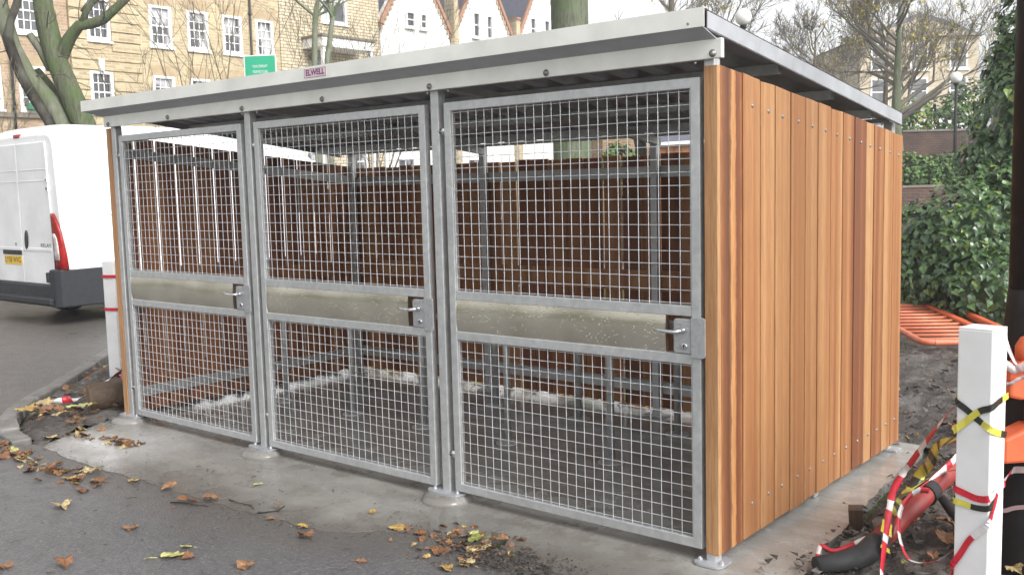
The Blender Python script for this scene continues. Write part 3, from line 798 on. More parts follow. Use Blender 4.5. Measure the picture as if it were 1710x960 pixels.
# ---- doors
def door(x0, x1):
    z0, z1 = 0.06, 2.20; fw = 0.047; y0, y1 = 0.0, 0.042
    mb = MB()
    o4 = [(x0, z0), (x1, z0), (x1, z1), (x0, z1)]; i4 = [(x0+fw, z0+fw), (x1-fw, z0+fw), (x1-fw, z1-fw), (x0+fw, z1-fw)]
    mb.v = [(a, y0, b) for a, b in o4+i4] + [(a, y1, b) for a, b in o4+i4]
    for k in range(4):
        k2 = (k+1) % 4
        for f in ((k, k2, 4+k2, 4+k), (8+k2, 8+k, 12+k, 12+k2), (k2, k, 8+k, 8+k2), (4+k, 4+k2, 12+k2, 12+k)):
            mb.f.append(list(f)); mb.mi.append(0); mb.sm.append(False)
    d = fix_normals(mb.build('door', M['galv'], SH, bevel=0.004))
    for (a, b) in ((1.137, 1.185), (0.916, 0.963)):
        mb = MB(); mb.box(x0+fw, x1-fw, y0+0.0015, y1-0.001, a, b); mb.build('door_rail', M['galv'], d, bevel=0.003)
    # welded mesh, verticals in front of horizontals
    r = 0.0021
    for (za, zb) in ((1.185, z1-fw), (z0+fw, 0.916)):
        mb = MB(); xa, xb = x0+fw, x1-fw
        nx = round((xb-xa)/0.0557); nz = round((zb-za)/0.0595)
        for i in range(nx+1):
            x = xa + (xb-xa)*(i+0.15)/(nx+0.3)
            if i == 0: x = xa+0.004
            mb.tube([(x+rng.uniform(-.0007,.0007), 0.014, za-0.001), (x+rng.uniform(-.0007,.0007), 0.014, zb+0.001)], r, 6, cap=False)
        for j in range(nz+1):
            z = za + (zb-za)*(j+0.15)/(nz+0.3)
            mb.tube([(xa-0.001, 0.0188, z), (xb+0.001, 0.0188, z)], r, 6, cap=False)
        mb.build('wire_mesh', M['wire'], d)
    # kick / lock sheet with a small return at the lock end
    mb = MB(); xe = x1-0.183
    nxp, nzp = 24, 8; bs = len(mb.v)
    for j in range(nzp+1):
        for i in range(nxp+1):
            fx, fz = i/nxp, j/nzp
            bow = 0.0085*(1-(2*fz-1)**2)*(0.8+0.55*noise.noise(Vector((x0*3+fx*4, 1.7, fz*0.8))))
            mb.v.append((x0+fw+(xe-x0-fw)*fx, 0.007-bow, 0.9625+0.175*fz))
    for j in range(nzp):
        for i in range(nxp):
            q = bs+j*(nxp+1)+i; mb.f.append([q, q+1, q+nxp+2, q+nxp+1]); mb.mi.append(0); mb.sm.append(True)
    mb.box(xe-0.003, xe, 0.007, 0.036, 0.9635, 1.1365)
    mb.build('sheet_panel', M['sheet'], d)
    # lock
    xl = x1 - 0.138
    mb = MB()
    q = 0.014; a, b, c, e = xl, x1-0.044, 0.966, 1.124
    loop = []
    for (cx, cz, t0) in ((a+q, c+q, 180), (b, c, 270), (b, e, 0), (a+q, e-q, 90)):
        if cx == b: loop.append((cx, -0.004, cz)); continue
        for k in range(5):
            t = R(t0 + 90*k/4); loop.append((cx + q*math.cos(t), -0.004, cz + q*math.sin(t)))
    mb.prism(loop, (0, 0.042, 0)); lk = fix_normals(mb.build('lock', M['lock'], d, bevel=0.003))
    mb = MB(); q = 0.014; a, b, c, e = x1-0.046, x1+0.026, 0.950, 1.135; loop = []
    for (cx, cz, t0) in ((a+.004, c+.004, 180), (b-q, c+q, 270), (b-q, e-q, 0), (a+.004, e-.004, 90)):
        qq = .004 if cx == a+.004 else q
        for k in range(5):
            t = R(t0 + 90*k/4); loop.append((cx + qq*math.cos(t), -0.009, cz + qq*math.sin(t)))
    mb.prism(loop, (0, 0.0075, 0)); fix_normals(mb.build('cover_plate', M['lock'], d, bevel=0.002))
    hx, hz = x1-0.086, 1.073
    mb = MB()
    mb.lathe([(0.012, -0.0), (0.012, -0.012), (0.009, -0.014)], (hx, -0.004, hz), 14, axis='y')
    mb.tube([(hx, -0.01, hz), (hx-0.002, -0.040, hz), (hx-0.015, -0.056, hz-0.002), (hx-0.045, -0.058, hz-0.003), (hx-0.085, -0.056, hz-0.001), (hx-0.122, -0.053, hz+0.003)],
            [0.0095, 0.0095, 0.0095, 0.009, 0.0085, 0.007], 10)
    fix_normals(mb.build('handle', M['chrome'], d))
    mb = MB()
    mb.lathe([(0.016, 0), (0.016, -0.004), (0.014, -0.006), (0.010, -0.006)], (hx+0.004, -0.004, 0.999), 16, axis='y')
    fix_normals(mb.build('lock_cylinder', M['chrome'], d))
    mb = MB(); mb.box(hx+0.0025, hx+0.0055, -0.0125, -0.0098, 0.989, 1.002); mb.box(hx+0.0005, hx+0.0075, -0.0122, -0.0098, 1.000, 1.007); mb.build('keyhole', M['black'], d)
    mb = MB(); mb.box(xl+0.012, xl+0.045, -0.0055, -0.0035, 1.100, 1.110); mb.build('lock_badge', M['lock'], d, bevel=0.002)
    # hinges on the left stile
    for hz in (0.265, 2.05):
        mb = MB()
        mb.tube([(x0-0.048, 0.018, hz), (x0+0.004, 0.018, hz)], 0.0075, 8)
        mb.lathe([(0.017, 0), (0.017, 0.010)], (x0-0.052, 0.018, hz), 6, axis='x', smooth=False)
        mb.lathe([(0.015, -0.02), (0.015, 0.02)], (x0-0.015, 0.018, hz), 10, axis='z')
        fix_normals(mb.build('hinge', M['chrome'], d))
    return d
for (a, b) in ((-4.908, -3.371), (-3.231, -1.687), (-1.541, 0.0)):
    door(a, b)
for x in (-1.655, -1.50, -3.34, -3.18, -0.02):
    mb = MB(); mb.lathe([(0.006, 0), (0.006, -0.012)], (x, 0.0, 2.267), 8, axis='z'); fix_normals(mb.build('bolt', M['chrome'], SH))

# ---- cycle stands
stand_labels = {-1.25: 'galvanised cycle hoop furthest right, behind the right hand door', -2.09: 'galvanised cycle hoop behind the left half of the right hand door',
                -2.90: 'galvanised cycle hoop behind the post between right and middle doors', -3.67: 'galvanised cycle hoop with its front leg behind the middle of the middle door',
                -4.50: 'galvanised cycle hoop furthest left, nearest the left boarded wall'}
for x, lab in stand_labels.items():
    t = thing('cycle_stand', (x, 1.54, 0), lab, 'cycle stand', 'hoop stands on the shelter floor')
    ya, yb, h, rr = 1.13, 1.96, 0.80, 0.13
    pts = [(x, ya, 0.0), (x, ya, h-rr)] + [(x, ya+rr-rr*math.cos(R(a)), h-rr+rr*math.sin(R(a))) for a in (22, 45, 68, 90)] \
        + [(x, yb-rr+rr*math.sin(R(a)), h-rr+rr*math.cos(R(a))) for a in (0, 22, 45, 68, 90)] + [(x, yb, 0.0)]
    mb = MB(); mb.tube(pts, 0.024, 12); mb.build('hoop', M['galv'], t)
    for yy in (ya, yb):
        mb = MB(); mb.lathe([(0.085, 0.001), (0.085, 0.008), (0.07, 0.011), (0.03, 0.016)], (x, yy, 0), 20); mb.build('flange', M['galv'], t)

# ================================================================== VAN
def van():
    VX, VY = -11.02, 2.50; W_ = 2.28; L = 6.0; H = 2.76; DW = 0.115
    t = thing('delivery_van', (VX-W_/2, VY+L/2, 0), 'white high roofed panel van seen from its rear corner beside the shelter', 'van')
    cx = VX - W_/2
    # stations: (y, half width low, half width top, z bottom, z top, corner radius)
    st = [(0.00, 0.990, 0.900, 0.52, 2.60, 0.16), (0.05, 1.020, 0.935, 0.50, 2.68, 0.18), (0.25, 1.025, 0.945, 0.42, 2.755, 0.18), (1.5, 1.025, 0.945, 0.34, 2.76, 0.18), (3.6, 1.025, 0.945, 0.34, 2.75, 0.18),
          (4.05, 1.025, 0.935, 0.34, 2.66, 0.20), (4.55, 1.020, 0.90, 0.34, 2.30, 0.22), (5.10, 1.01, 0.86, 0.34, 1.72, 0.20), (5.30, 0.99, 0.86, 0.34, 1.48, 0.16), (5.75, 0.95, 0.84, 0.36, 1.22, 0.14), (5.98, 0.86, 0.78, 0.42, 0.98, 0.12)]
    def ring(s):
        y, wl, wt, zb, zt, r = s; wl += DW; wt += DW
        zw = min(1.35, zt-r-0.02)
        half = [(wl-0.04, zb), (wl, zb+0.10), (wl, min(0.9, zw*0.8)), (wl-0.004, zw)]
        for k in range(5):
            a = R(90*k/4); half.append((wt-r + r*math.cos(a), zt-r + r*math.sin(a)))
        half.append((0.45*wt, zt+0.012))
        pts = half + [(-a, b) for a, b in half[::-1]]
        return [(cx+a, VY+y, b) for a, b in pts]
    mb = MB(); rings = [ring(s) for s in st]; n = len(rings[0])
    for r_ in rings: mb.v += r_
    for i in range(len(rings)-1):
        for k in range(n):
            k2 = (k+1) % n
            mb.f.append([i*n+k, i*n+k2, (i+1)*n+k2, (i+1)*n+k]); mb.mi.append(0); mb.sm.append(True)
    mb.f.append(list(range(n))); mb.mi.append(0); mb.sm.append(False)
    mb.f.append([(len(rings)-1)*n+k for k in range(n)][::-1]); mb.mi.append(0); mb.sm.append(False)
    b = fix_normals(mb.build('body', M['van_white'], t))
    # rear doors, proud of the body with a narrow gap
    for s_ in (-1, 1):
        mb = MB()
        xa, xb = sorted((cx+s_*0.006, cx+s_*0.90)); xt = cx+s_*0.855
        ia, ib = (cx+s_*0.006), (cx+s_*0.915)
        z0, zm, z1 = 0.56, 1.35, 2.52
        loop = [(ia, z0), (ib, z0), (ib, zm), (cx+s_*0.86, z1), (ia, z1)]
        mb.prism([(x, VY-0.001, z) for x, z in loop], (0, -0.028, 0))
        d = fix_normals(mb.build('rear_door', M['van_greyish'], t, bevel=0.012))
        # pressed ribs across the door
        for za, zb, dd in ((2.14, 2.152, 0.005), (1.985, 1.997, 0.005), (1.02, 1.06, 0.010)):
            xo = 0.86 if za > 1.5 else 0.88
            mb = MB(); p, q = sorted((cx+s_*0.03, cx+s_*xo)); mb.box(p, q, VY-0.029-dd, VY-0.0285, za, zb)
            mb.build('pressed_rib', M['van_greyish'], d, bevel=0.003)
        if s_ > 0:
            mb = MB(); hx = cx+0.16
            loop = []
            for k in range(16):
                a = 2*PI*k/16; loop.append((hx+0.045*math.cos(a)+0.012*math.sin(a), VY-0.0295, 1.175+0.135*math.sin(a)))
            mb.prism(loop, (0, -0.022, 0)); fix_normals(mb.build('handle', M['black'], d, bevel=0.008))
            put_text('model_lettering', 'RELAY', 0.07, M['bumper'], d, (cx+0.71, VY-0.031, 1.10), (1, 0, 0), (0, 0, 1), 0.30)
            mb = MB()
            for zc in (1.88, 2.0):
                mb.box(cx+0.845, cx+0.90, VY-0.045, VY-0.029, zc-0.035, zc+0.035)
            mb.box(cx+0.852, cx+0.888, VY-0.047, VY-0.0445, 1.86, 1.90, 1); mb.box(cx+0.852, cx+0.88, VY-0.047, VY-0.0445, 1.985, 2.01, 1)
            mb.build('hinge', [M['van_white'], M['black']], d)
            mb = MB(); mb.box(cx-0.004, cx+0.004, VY-0.020, VY-0.010, 0.57, 2.52); mb.build('door_seal', M['black'], t)
        else:
            # recessed grip above the number plate
            mb = MB(); mb.box(cx-0.62, cx-0.03, VY-0.040, VY-0.029, 0.955, 1.02); mb.build('plate_lamp_bar', M['bumper'], d, bevel=0.004)
            mb = MB(); mb.box(cx-0.585, cx-0.045, VY-0.036, VY-0.030, 0.815, 0.94); pl = mb.build('number_plate', M['plate'], d)
            put_text('plate_lettering', 'LY58 WVG', 0.115, M['black'], d, (cx-0.315, VY-0.0368, 0.877), (1, 0, 0), (0, 0, 1), 0.49)
            put_text('badge_lettering', 'M', 0.07, M['bumper'], d, (cx-0.20, VY-0.031, 1.10), (1, 0, 0), (0, 0, 1))
    # bumper
    mb = MB()
    mb.box(cx-0.93, cx+0.93, VY-0.075, VY+0.03, 0.36, 0.558)
    mb.build('bumper', M['bumper'], t, bevel=0.02)
    mb = MB()
    mb.prism([(cx-1.0, VY-0.165, 0.30), (cx-1.0, VY-0.165, 0.38), (cx-1.0, VY-0.074, 0.395), (cx-1.0, VY-0.02, 0.37), (cx-1.0, VY-0.02, 0.25)], (2.0, 0, 0))
    fix_normals(mb.build('bumper_step', M['bumper'], t, bevel=0.012))
    for s_ in (-1, 1):
        mb = MB()
        lp = [(cx+s_*0.925, VY-0.12), (cx+s_*1.06, VY-0.115), (cx+s_*1.14, VY-0.05), (cx+s_*1.158, VY+0.62), (cx+s_*1.10, VY+0.62), (cx+s_*0.95, VY+0.02)]
        mb.prism([(x, y, 0.26) for x, y in lp], (0, 0, 0.52)); fix_normals(mb.build('bumper_corner', M['bumper'], t, bevel=0.02))
        mb = MB(); xa, xb = sorted((cx+s_*0.86, cx+s_*0.935)); mb.box(xa, xb, VY-0.135, VY-0.06, 0.60, 0.74); mb.build('door_catch', M['bumper'], t, bevel=0.01)
        # tail light hugging the corner
        def pt(u, z):      # u<0 on the rear face, u>0 on the side
            return (cx+s_*(1.042-0.02*max(0, z-1.35)) + s_*(u if u < 0 else 0), VY-0.036 + (max(0, u)), z) if u < -0.04 or u > 0.04 else (cx+s_*(1.035+min(0, u)-0.0), VY-0.025+max(0, u), z)
        rows = [(0.775, -0.215, 0.10), (0.95, -0.215, 0.085), (1.12, -0.22, 0.06), (1.28, -0.225, 0.01), (1.40, -0.23, -0.06), (1.50, -0.235, -0.14), (1.545, -0.235, -0.185)]
        mb = MB(); cols = 6
        for (z, a, b_) in rows:
            for k in range(cols):
                u = a + (b_-a)*k/(cols-1)
                x = cx + s_*(1.155 - 0.03*max(0, z-1.3)) + (s_*u if u < 0 else 0); y = VY - 0.04 + max(0, u)
                # round the corner
                if abs(u) < 0.05:
                    q = (0.05-abs(u))/0.05; x -= s_*0.018*q; y += 0.018*q
                mb.v.append((x, y, z))
        for j in range(len(rows)-1):
            for k in range(cols-1):
                a = j*cols+k
                inner = False
                mb.f.append([a, a+1, a+cols+1, a+cols]); mb.mi.append(1 if inner else 0); mb.sm.append(True)
        o = mb.build('tail_light', [M['tail_red'], M['tail_clear']], t)
        so = o.modifiers.new('solid', 'SOLIDIFY'); so.thickness = 0.03; so.offset = -1 if s_ > 0 else 1
        rows2 = [(0.91, -0.160, -0.035), (1.0, -0.163, -0.04), (1.10, -0.166, -0.05), (1.20, -0.17, -0.075), (1.27, -0.178, -0.125)]
        mb = MB()
        for (z, a, b_) in rows2:
            for k in range(5):
                u = a + (b_-a)*k/4
                x = cx + s_*(1.155 - 0.03*max(0, z-1.3)) + (s_*u if u < 0 else 0); y = VY - 0.04 + max(0, u)
                if abs(u) < 0.05:
                    q = (0.05-abs(u))/0.05; x -= s_*0.018*q; y += 0.018*q
                mb.v.append((x + s_*0.006, y - 0.016, z))
        for j in range(4):
            for k in range(4):
                a = j*5+k; mb.f.append([a, a+1, a+6, a+5]); mb.mi.append(0); mb.sm.append(True)
        o2 = mb.build('clear_lens', M['tail_clear'], o); so = o2.modifiers.new('solid', 'SOLIDIFY'); so.thickness = 0.012; so.offset = 0
        # wheels
        for wy in (1.02, 5.05):
            wx = cx + s_*0.90
            mb = MB(); mb.lathe([(0.20, -0.11), (0.33, -0.11), (0.355, -0.08), (0.355, 0.08), (0.33, 0.11), (0.20, 0.11)], (wx, VY+wy, 0.345), 28, axis='x')
            wh = fix_normals(mb.build('wheel', M['rubber'], t))
            mb = MB(); mb.lathe([(0.21, -0.09), (0.21, 0.09), (0.12, 0.07), (0.05, 0.11)], (wx, VY+wy, 0.345), 20, axis='x'); fix_normals(mb.build('rim', M['hub'], wh))
    mb = MB(); mb.box(cx-0.09, cx+0.09, VY-0.012, VY+0.10, 2.60, 2.655); mb.build('brake_light', M['tail_red'], t, bevel=0.012)
    mb = MB(); mb.box(cx-0.8, cx+0.8, VY+0.08, VY+0.9, 0.26, 0.40); mb.box(cx-0.6, cx+0.6, VY+0.9, VY+5.4, 0.24, 0.45); mb.build('underbody', M['rubber'], t)
    # side pressings, rubbing strip, cab window
    mb = MB(); xs = VX
    for (ya, yb, za, zb) in ((0.55, 3.4, 2.17, 2.185), (0.62, 3.4, 2.07, 2.085)):
        mb.bar((xs-0.022-(za-1.35)*0.055, VY+ya, za), (xs-0.022-(za-1.35)*0.055, VY+yb, za), 0.012, 0.014)
    mb.build('side_crease', M['van_greyish'], t)
    mb = MB(); mb.box(xs-0.012, xs+0.012, VY+1.55, VY+4.55, 0.46, 0.70); mb.build('rubbing_strip', M['bumper'], t, bevel=0.01)
    mb = MB(); mb.box(xs-0.010, xs+0.004, VY+0.66, VY+2.6, 1.02, 1.035); mb.box(xs-0.010, xs+0.004, VY+0.66, VY+2.6, 1.50, 1.512); mb.build('panel_crease', M['van_greyish'], t)
    def side_pt(y, z):
        i = 0
        for k in range(len(st)-1):
            if st[k][0] <= y <= st[k+1][0]: i = k; break
        f = (y-st[i][0])/(st[i+1][0]-st[i][0]); L_ = lambda c: st[i][c]*(1-f)+st[i+1][c]*f
        wl, wt, zt, r = L_(1)+DW, L_(2)+DW, L_(4), L_(5)
        zw = min(1.35, zt-r-0.02); q = max(0, min(1, (z-zw)/max(0.01, (zt-r-zw))))
        return cx + (wl-0.004)*(1-q) + wt*q
    lp = [(3.75, 1.42), (4.85, 1.40), (4.72, 1.62), (4.30, 2.10), (3.80, 2.16)]
    mb = MB(); mb.prism([(side_pt(y, z)-0.015, VY+y, z) for y, z in lp], (0.022, 0, 0)); fix_normals(mb.build('cab_window', M['cab_glass'], t))
    mb = MB(); mb.add([(cx-0.80, VY+4.13, 2.625), (cx+0.80, VY+4.13, 2.625), (cx+0.83, VY+5.08, 1.765), (cx-0.83, VY+5.08, 1.765)], [(0, 1, 2, 3)])
    o = mb.build('windscreen', M['glass_dark'], t); so = o.modifiers.new('solid', 'SOLIDIFY'); so.thickness = 0.02; so.offset = 1
    mb = MB(); mb.box(xs+0.02, xs+0.20, VY+4.62, VY+4.72, 1.42, 1.80); mb.build('door_mirror', M['black'], t, bevel=0.03)
van()

# ================================================================== BUILDINGS
def facade(parent, X, y0, y1, z0, z1, holes, mat, depth=0.14, name='wall', thick=8.0):
    """wall in the plane x = X facing +X, with real openings and reveals, backed by the building's volume"""
    mb = MB()
    ys = sorted({y0, y1} | {h[0] for h in holes} | {h[1] for h in holes}); zs = sorted({z0, z1} | {h[2] for h in holes} | {h[3] for h in holes})
    for a, b in zip(ys, ys[1:]):
        for c, d in zip(zs, zs[1:]):
            ym, zm = (a+b)/2, (c+d)/2
            if any(h[0] < ym < h[1] and h[2] < zm < h[3] for h in holes): continue
            mb.add([(X, a, c), (X, b, c), (X, b, d), (X, a, d)], [(0, 1, 2, 3)])
    for (a, b, c, d) in holes:
        mb.add([(X,a,c),(X,b,c),(X,b,d),(X,a,d),(X-depth,a,c),(X-depth,b,c),(X-depth,b,d),(X-depth,a,d)], [(0,4,5,1),(1,5,6,2),(2,6,7,3),(3,7,4,0)])
    mb.add([(X-depth-.02,y0,z0),(X-depth-.02,y1,z0),(X-depth-.02,y1,z1),(X-depth-.02,y0,z1),(X-thick,y0,z0),(X-thick,y1,z0),(X-thick,y1,z1),(X-thick,y0,z1)],
           [(0,1,2,3),(1,5,6,2),(4,0,3,7),(5,4,7,6)])
    mb.add([(X,y0,z0),(X,y0,z1),(X-depth-.02,y0,z1),(X-depth-.02,y0,z0)], [(0,1,2,3)])
    mb.add([(X,y1,z0),(X,y1,z1),(X-depth-.02,y1,z1),(X-depth-.02,y1,z0)], [(3,2,1,0)])
    mb.add([(X,y0,z1),(X,y1,z1),(X-depth-.02,y1,z1),(X-depth-.02,y0,z1)], [(0,1,2,3)])
    return mb.build(name, mat, parent)

def sash(parent, X, a, b, c, d, cols=3, rows=4, glass='glass', fw=0.11, meeting=True, sill=True):
    """sliding sash window filling the opening a..b, c..d"""
    mb = MB()
    mb.box(X-0.10, X+0.015, a, a+fw, c, d); mb.box(X-0.10, X+0.015, b-fw, b, c, d)
    mb.box(X-0.10, X+0.012, a+fw, b-fw, d-fw*0.8, d); mb.box(X-0.10, X+0.012, a+fw, b-fw, c, c+fw*1.1)
    ia, ib, ic, id_ = a+fw, b-fw, c+fw*1.1, d-fw*0.8
    for i in range(1, cols):
        y = ia+(ib-ia)*i/cols; mb.box(X-0.085, X-0.05, y-0.014, y+0.014, ic, id_)
    for j in range(1, rows):
        z = ic+(id_-ic)*j/rows; h = 0.026 if (meeting and j == rows//2) else 0.014
        mb.box(X-0.083, X-0.052, ia, ib, z-h, z+h)
    w_ = mb.build('window', M['white_paint'], parent)
    mb = MB(); mb.box(X-0.098, X-0.088, ia, ib, ic, id_); mb.build('pane', M[glass], w_)
    if sill:
        mb = MB(); mb.box(X-0.06, X+0.08, a-0.05, b+0.05, c-0.075, c-0.002); mb.build('sill', M['white_paint'], w_)
    return w_

XF = -30.24
def brick_terrace():
    t = thing('brick_terrace', (XF, 15.5, 0), 'yellow brick Georgian style terrace with white sash windows behind the mossy tree', 'building')
    wins = []
    zr = ((7.06, 8.50), (4.60, 6.03), (2.05, 3.55))
    for (a, b) in ((7.5,8.35),(9.35, 10.31), (10.85, 11.71), (13.21, 14.05), (15.52, 16.41), (17.04, 17.92), (18.55, 19.43), (20.06, 20.90)):
        for k, (c, d) in enumerate(zr): wins.append((a, b, c, d))
        wins.append((a, b, 9.7, 11.0))
    plain = [w_ for w_ in wins if w_[0] > 15.2]; pil = [w_ for w_ in wins if 12.6 < w_[0] < 15.2]; left_ = [w_ for w_ in wins if w_[0] < 12.5]
    facade(t, XF, 15.14, 21.2, 0, 11.6, plain, M['stock_brick'])
    facade(t, XF-0.06, 6.5, 12.58, 0, 11.6, left_, M['red_stock'])
    facade(t, XF-0.02, 12.60, 15.12, 0, 11.6, pil, M['stock_brick'], name='rusticated_wall')
    # raised brick courses of the rusticated bay (each band of courses stands proud with a shadow joint)
    z = 0.35
    while z < 11.2:
        za, zb = z+0.022, z+0.335-0.022
        segs = [(12.60, 13.21-0.02), (14.05+0.02, 15.12)]
        hit = [h for h in pil if h[3]+0.02 > za and h[2]-0.08 < zb]
        if not hit: segs = [(12.60, 15.12)]
        for (a, b) in segs:
            mb = MB(); mb.box(XF-0.0195, XF+0.030, a, b, za, zb); mb.build('brick_band', M['stock_brick'], t)
        z += 0.335
    for wn in wins:
        X = XF if wn[0] > 15.2 else (XF-0.02 if wn[0] > 12.6 else XF-0.06)
        sash(t, X+0.002, *wn, glass='glass' if wn[0] > 15 else 'glass_dark')
        if wn[0] > 15.2 or wn[0] < 12.6:
            mb = MB(); a, b, c, d = wn
            mb.prism([(X+0.001, a-0.06, d+0.002), (X+0.001, b+0.06, d+0.002), (X+0.001, b+0.16, d+0.36), (X+0.001, a-0.16, d+0.36)], (0.012, 0, 0))
            fix_normals(mb.build('lintel', M['rubbed'], t))
    # keystone over the lower window of the rusticated bay
    for zk in (6.03,):
        mb = MB(); yc = 13.63
        mb.prism([(XF-0.01, yc-0.07, zk+0.0), (XF-0.01, yc+0.07, zk+0.0), (XF-0.01, yc+0.11, zk+0.42), (XF-0.01, yc-0.11, zk+0.42)], (0.08, 0, 0)); fix_normals(mb.build('keystone', M['white_paint'], t))
    mb = MB(); mb.box(XF-0.059, XF+0.06, 6.5, 12.55, 4.36, 4.50); mb.build('string_course', M['band_dark'], t)
    for y in (10.60, 19.80):
        mb = MB(); mb.tube([(XF+0.06, y, 0.1), (XF+0.06, y, 11.4)], 0.045, 8)
        for z in (2.5, 4.6, 6.5, 8.6): mb.tube([(XF+0.06, y, z), (XF+0.06, y, z+0.12)], 0.065, 8)
        mb.build('drainpipe', M['black'], t)
    mb = MB(); mb.box(XF-8, XF+0.25, 6.5, 21.2, 11.6, 11.85); mb.build('parapet', M['band_dark'], t)
    # window box
    mb = MB()
    mb.box(XF+0.03, XF+0.22, 10.98, 11.40, 4.605, 4.83); bx = mb.build('window_box', M['pot_green'], t, bevel=0.02)
    mb = MB(); mb.box(XF+0.03, XF+0.2, 11.46, 11.66, 4.605, 4.80); mb.build('flower_pot', M['terracotta'], t, bevel=0.02)
brick_terrace()

def pale_house():
    t = thing('pale_brick_house', (XF, 23.5, 0), 'pale brick house with a white porch canopy between the brick terrace and white gabled houses', 'building')
    holes = [(23.35, 24.75, 8.75, 10.6), (22.95, 23.60, 5.4, 7.30), (24.1, 24.9, 5.9, 7.1), (22.2, 23.2, 2.2, 3.8), (24.5, 25.6, 2.2, 3.8)]
    facade(t, XF+0.05, 21.21, 26.6, 0, 12.0, holes, M['pale_brick'])
    sash(t, XF+0.05, *holes[0], cols=2, rows=2); sash(t, XF+0.05, *holes[2], cols=2, rows=2); sash(t, XF+0.05, *holes[3]); sash(t, XF+0.05, *holes[4])
    mb = MB(); mb.box(XF-0.05, XF, 22.96, 23.59, 5.41, 7.29); mb.build('door', M['slate_blue'], t)
    mb = MB(); mb.box(XF+0.051, XF+1.3, 22.3, 25.1, 7.55, 7.93); cn = mb.build('canopy', M['white_paint'], t, bevel=0.02)
    mb = MB(); mb.box(XF+0.051, XF+1.36, 22.25, 25.15, 7.932, 8.03); mb.build('canopy_roof', M['band_dark'], cn)
    for y in (22.42, 24.98):
        mb = MB(); mb.box(XF+1.1, XF+1.24, y-0.07, y+0.07, 0, 7.548); mb.build('canopy_post', M['white_paint'], cn)
    mb = MB(); mb.tube([(XF+0.30, 22.55, 7.30), (XF+0.08, 22.55, 7.30)], 0.03, 8); mb.lathe([(0.10, 0), (0.14, 0.12), (0.06, 0.22)], (XF+0.32, 22.55, 7.12), 10); mb.build('lantern', M['black'], t)
pale_house()

def white_house(y0, y1, wins, apex_z, eave_z, label):
    t = thing('white_gabled_house', (XF+0.1, (y0+y1)/2, 0), label, 'building', 'white gabled houses along the far street')
    X = XF+0.1
    holes = wins + [(y0+0.7, y0+1.9, 4.9, 6.6), (y1-1.8, y1-0.7, 4.9, 6.6), (y0+0.7, y0+1.9, 1.2, 3.2), (y1-1.6, y1-0.6, 0.2, 2.9)]
    facade(t, X, y0, y1, 0, eave_z, holes[len(wins):], M['render'], name='wall')
    ym = (y0+y1)/2
    mb = MB(); mb.prism([(X, y0, eave_z), (X, y1, eave_z), (X, ym, apex_z)], (-0.3, 0, 0)); fix_normals(mb.build('gable', M['render'], t))
    for w_ in wins: sash(t, X+0.105, *w_, cols=1, rows=2, glass='glass_dark', fw=0.07)
    for w_ in holes[len(wins):]: sash(t, X, *w_, cols=2, rows=2, glass='glass')
    # brick verge with a dog-tooth edge
    for s_ in (0, 1):
        ya = y0-0.05 if s_ == 0 else y1+0.05
        n = 16; vb = None
        mb = MB(); mb.bar((X+0.06, ya, eave_z-0.15), (X+0.06, ym, apex_z+0.02), 0.12, 0.16, 0, up=(0, -1 if s_ else 1, 1)); vb = mb.build('verge', M['terracotta'], t)
        mb = MB()
        for k in range(n):
            f = (k+0.5)/n; yy = ya+(ym-ya)*f; zz = eave_z-0.15+(apex_z-eave_z+0.17)*f - 0.28
            mb.box(X+0.002, X+0.07, yy-0.06, yy+0.06, zz-0.10, zz+0.10)
        mb.build('verge_tooth', M['red_stock'], vb)
    mb = MB()
    for s_, ya in ((0, y0-0.02), (1, y1+0.02)):
        mb.add([(X-0.02, ya, eave_z-0.05), (X-0.02, ym, apex_z+0.05), (X-9, ym, apex_z+0.05), (X-9, ya, eave_z-0.05)], [(0, 1, 2, 3)])
    o = mb.build('roof', M['slate'], t); so = o.modifiers.new('s', 'SOLIDIFY'); so.thickness = 0.12
    return t
white_house(26.62, 31.10, [(28.15, 28.72, 9.05, 9.75), (29.05, 29.50, 9.05, 9.75)], 12.6, 9.2, 'leftmost white gabled house with two small square windows below its gable')
white_house(31.42, 35.75, [(32.70, 33.20, 9.05, 10.25), (33.70, 34.15, 9.05, 10.2), (34.45, 34.58, 9.1, 10.3)], 12.9, 9.4, 'middle white gabled house with tall narrow windows and brick patterned gable edge')
white_house(36.10, 40.6, [(37.2, 37.7, 9.4, 10.5), (38.4, 38.9, 9.4, 10.5)], 13.1, 9.3, 'white gabled house nearest the big green trunk, at the far end of the row')
for y0, y1, z1, lab in ((31.11, 31.41, 12.2, 'brown brick pier between the leftmost and middle white houses'), (35.77, 36.08, 10.2, 'grey brick pier below the slate valley right of the middle white house')):
    t = thing('brick_pier', (XF+0.3, (y0+y1)/2, 0), lab, 'brick pier')
    mb = MB(); mb.box(XF-0.2, XF+0.42, y0, y1, 0, z1); mb.build('shaft', M['stock_brick'], t)
    mb = MB(); mb.box(XF-0.25, XF+0.47, y0-0.003, y1+0.003, z1, z1+0.12); mb.build('cap', M['terracotta'], t)
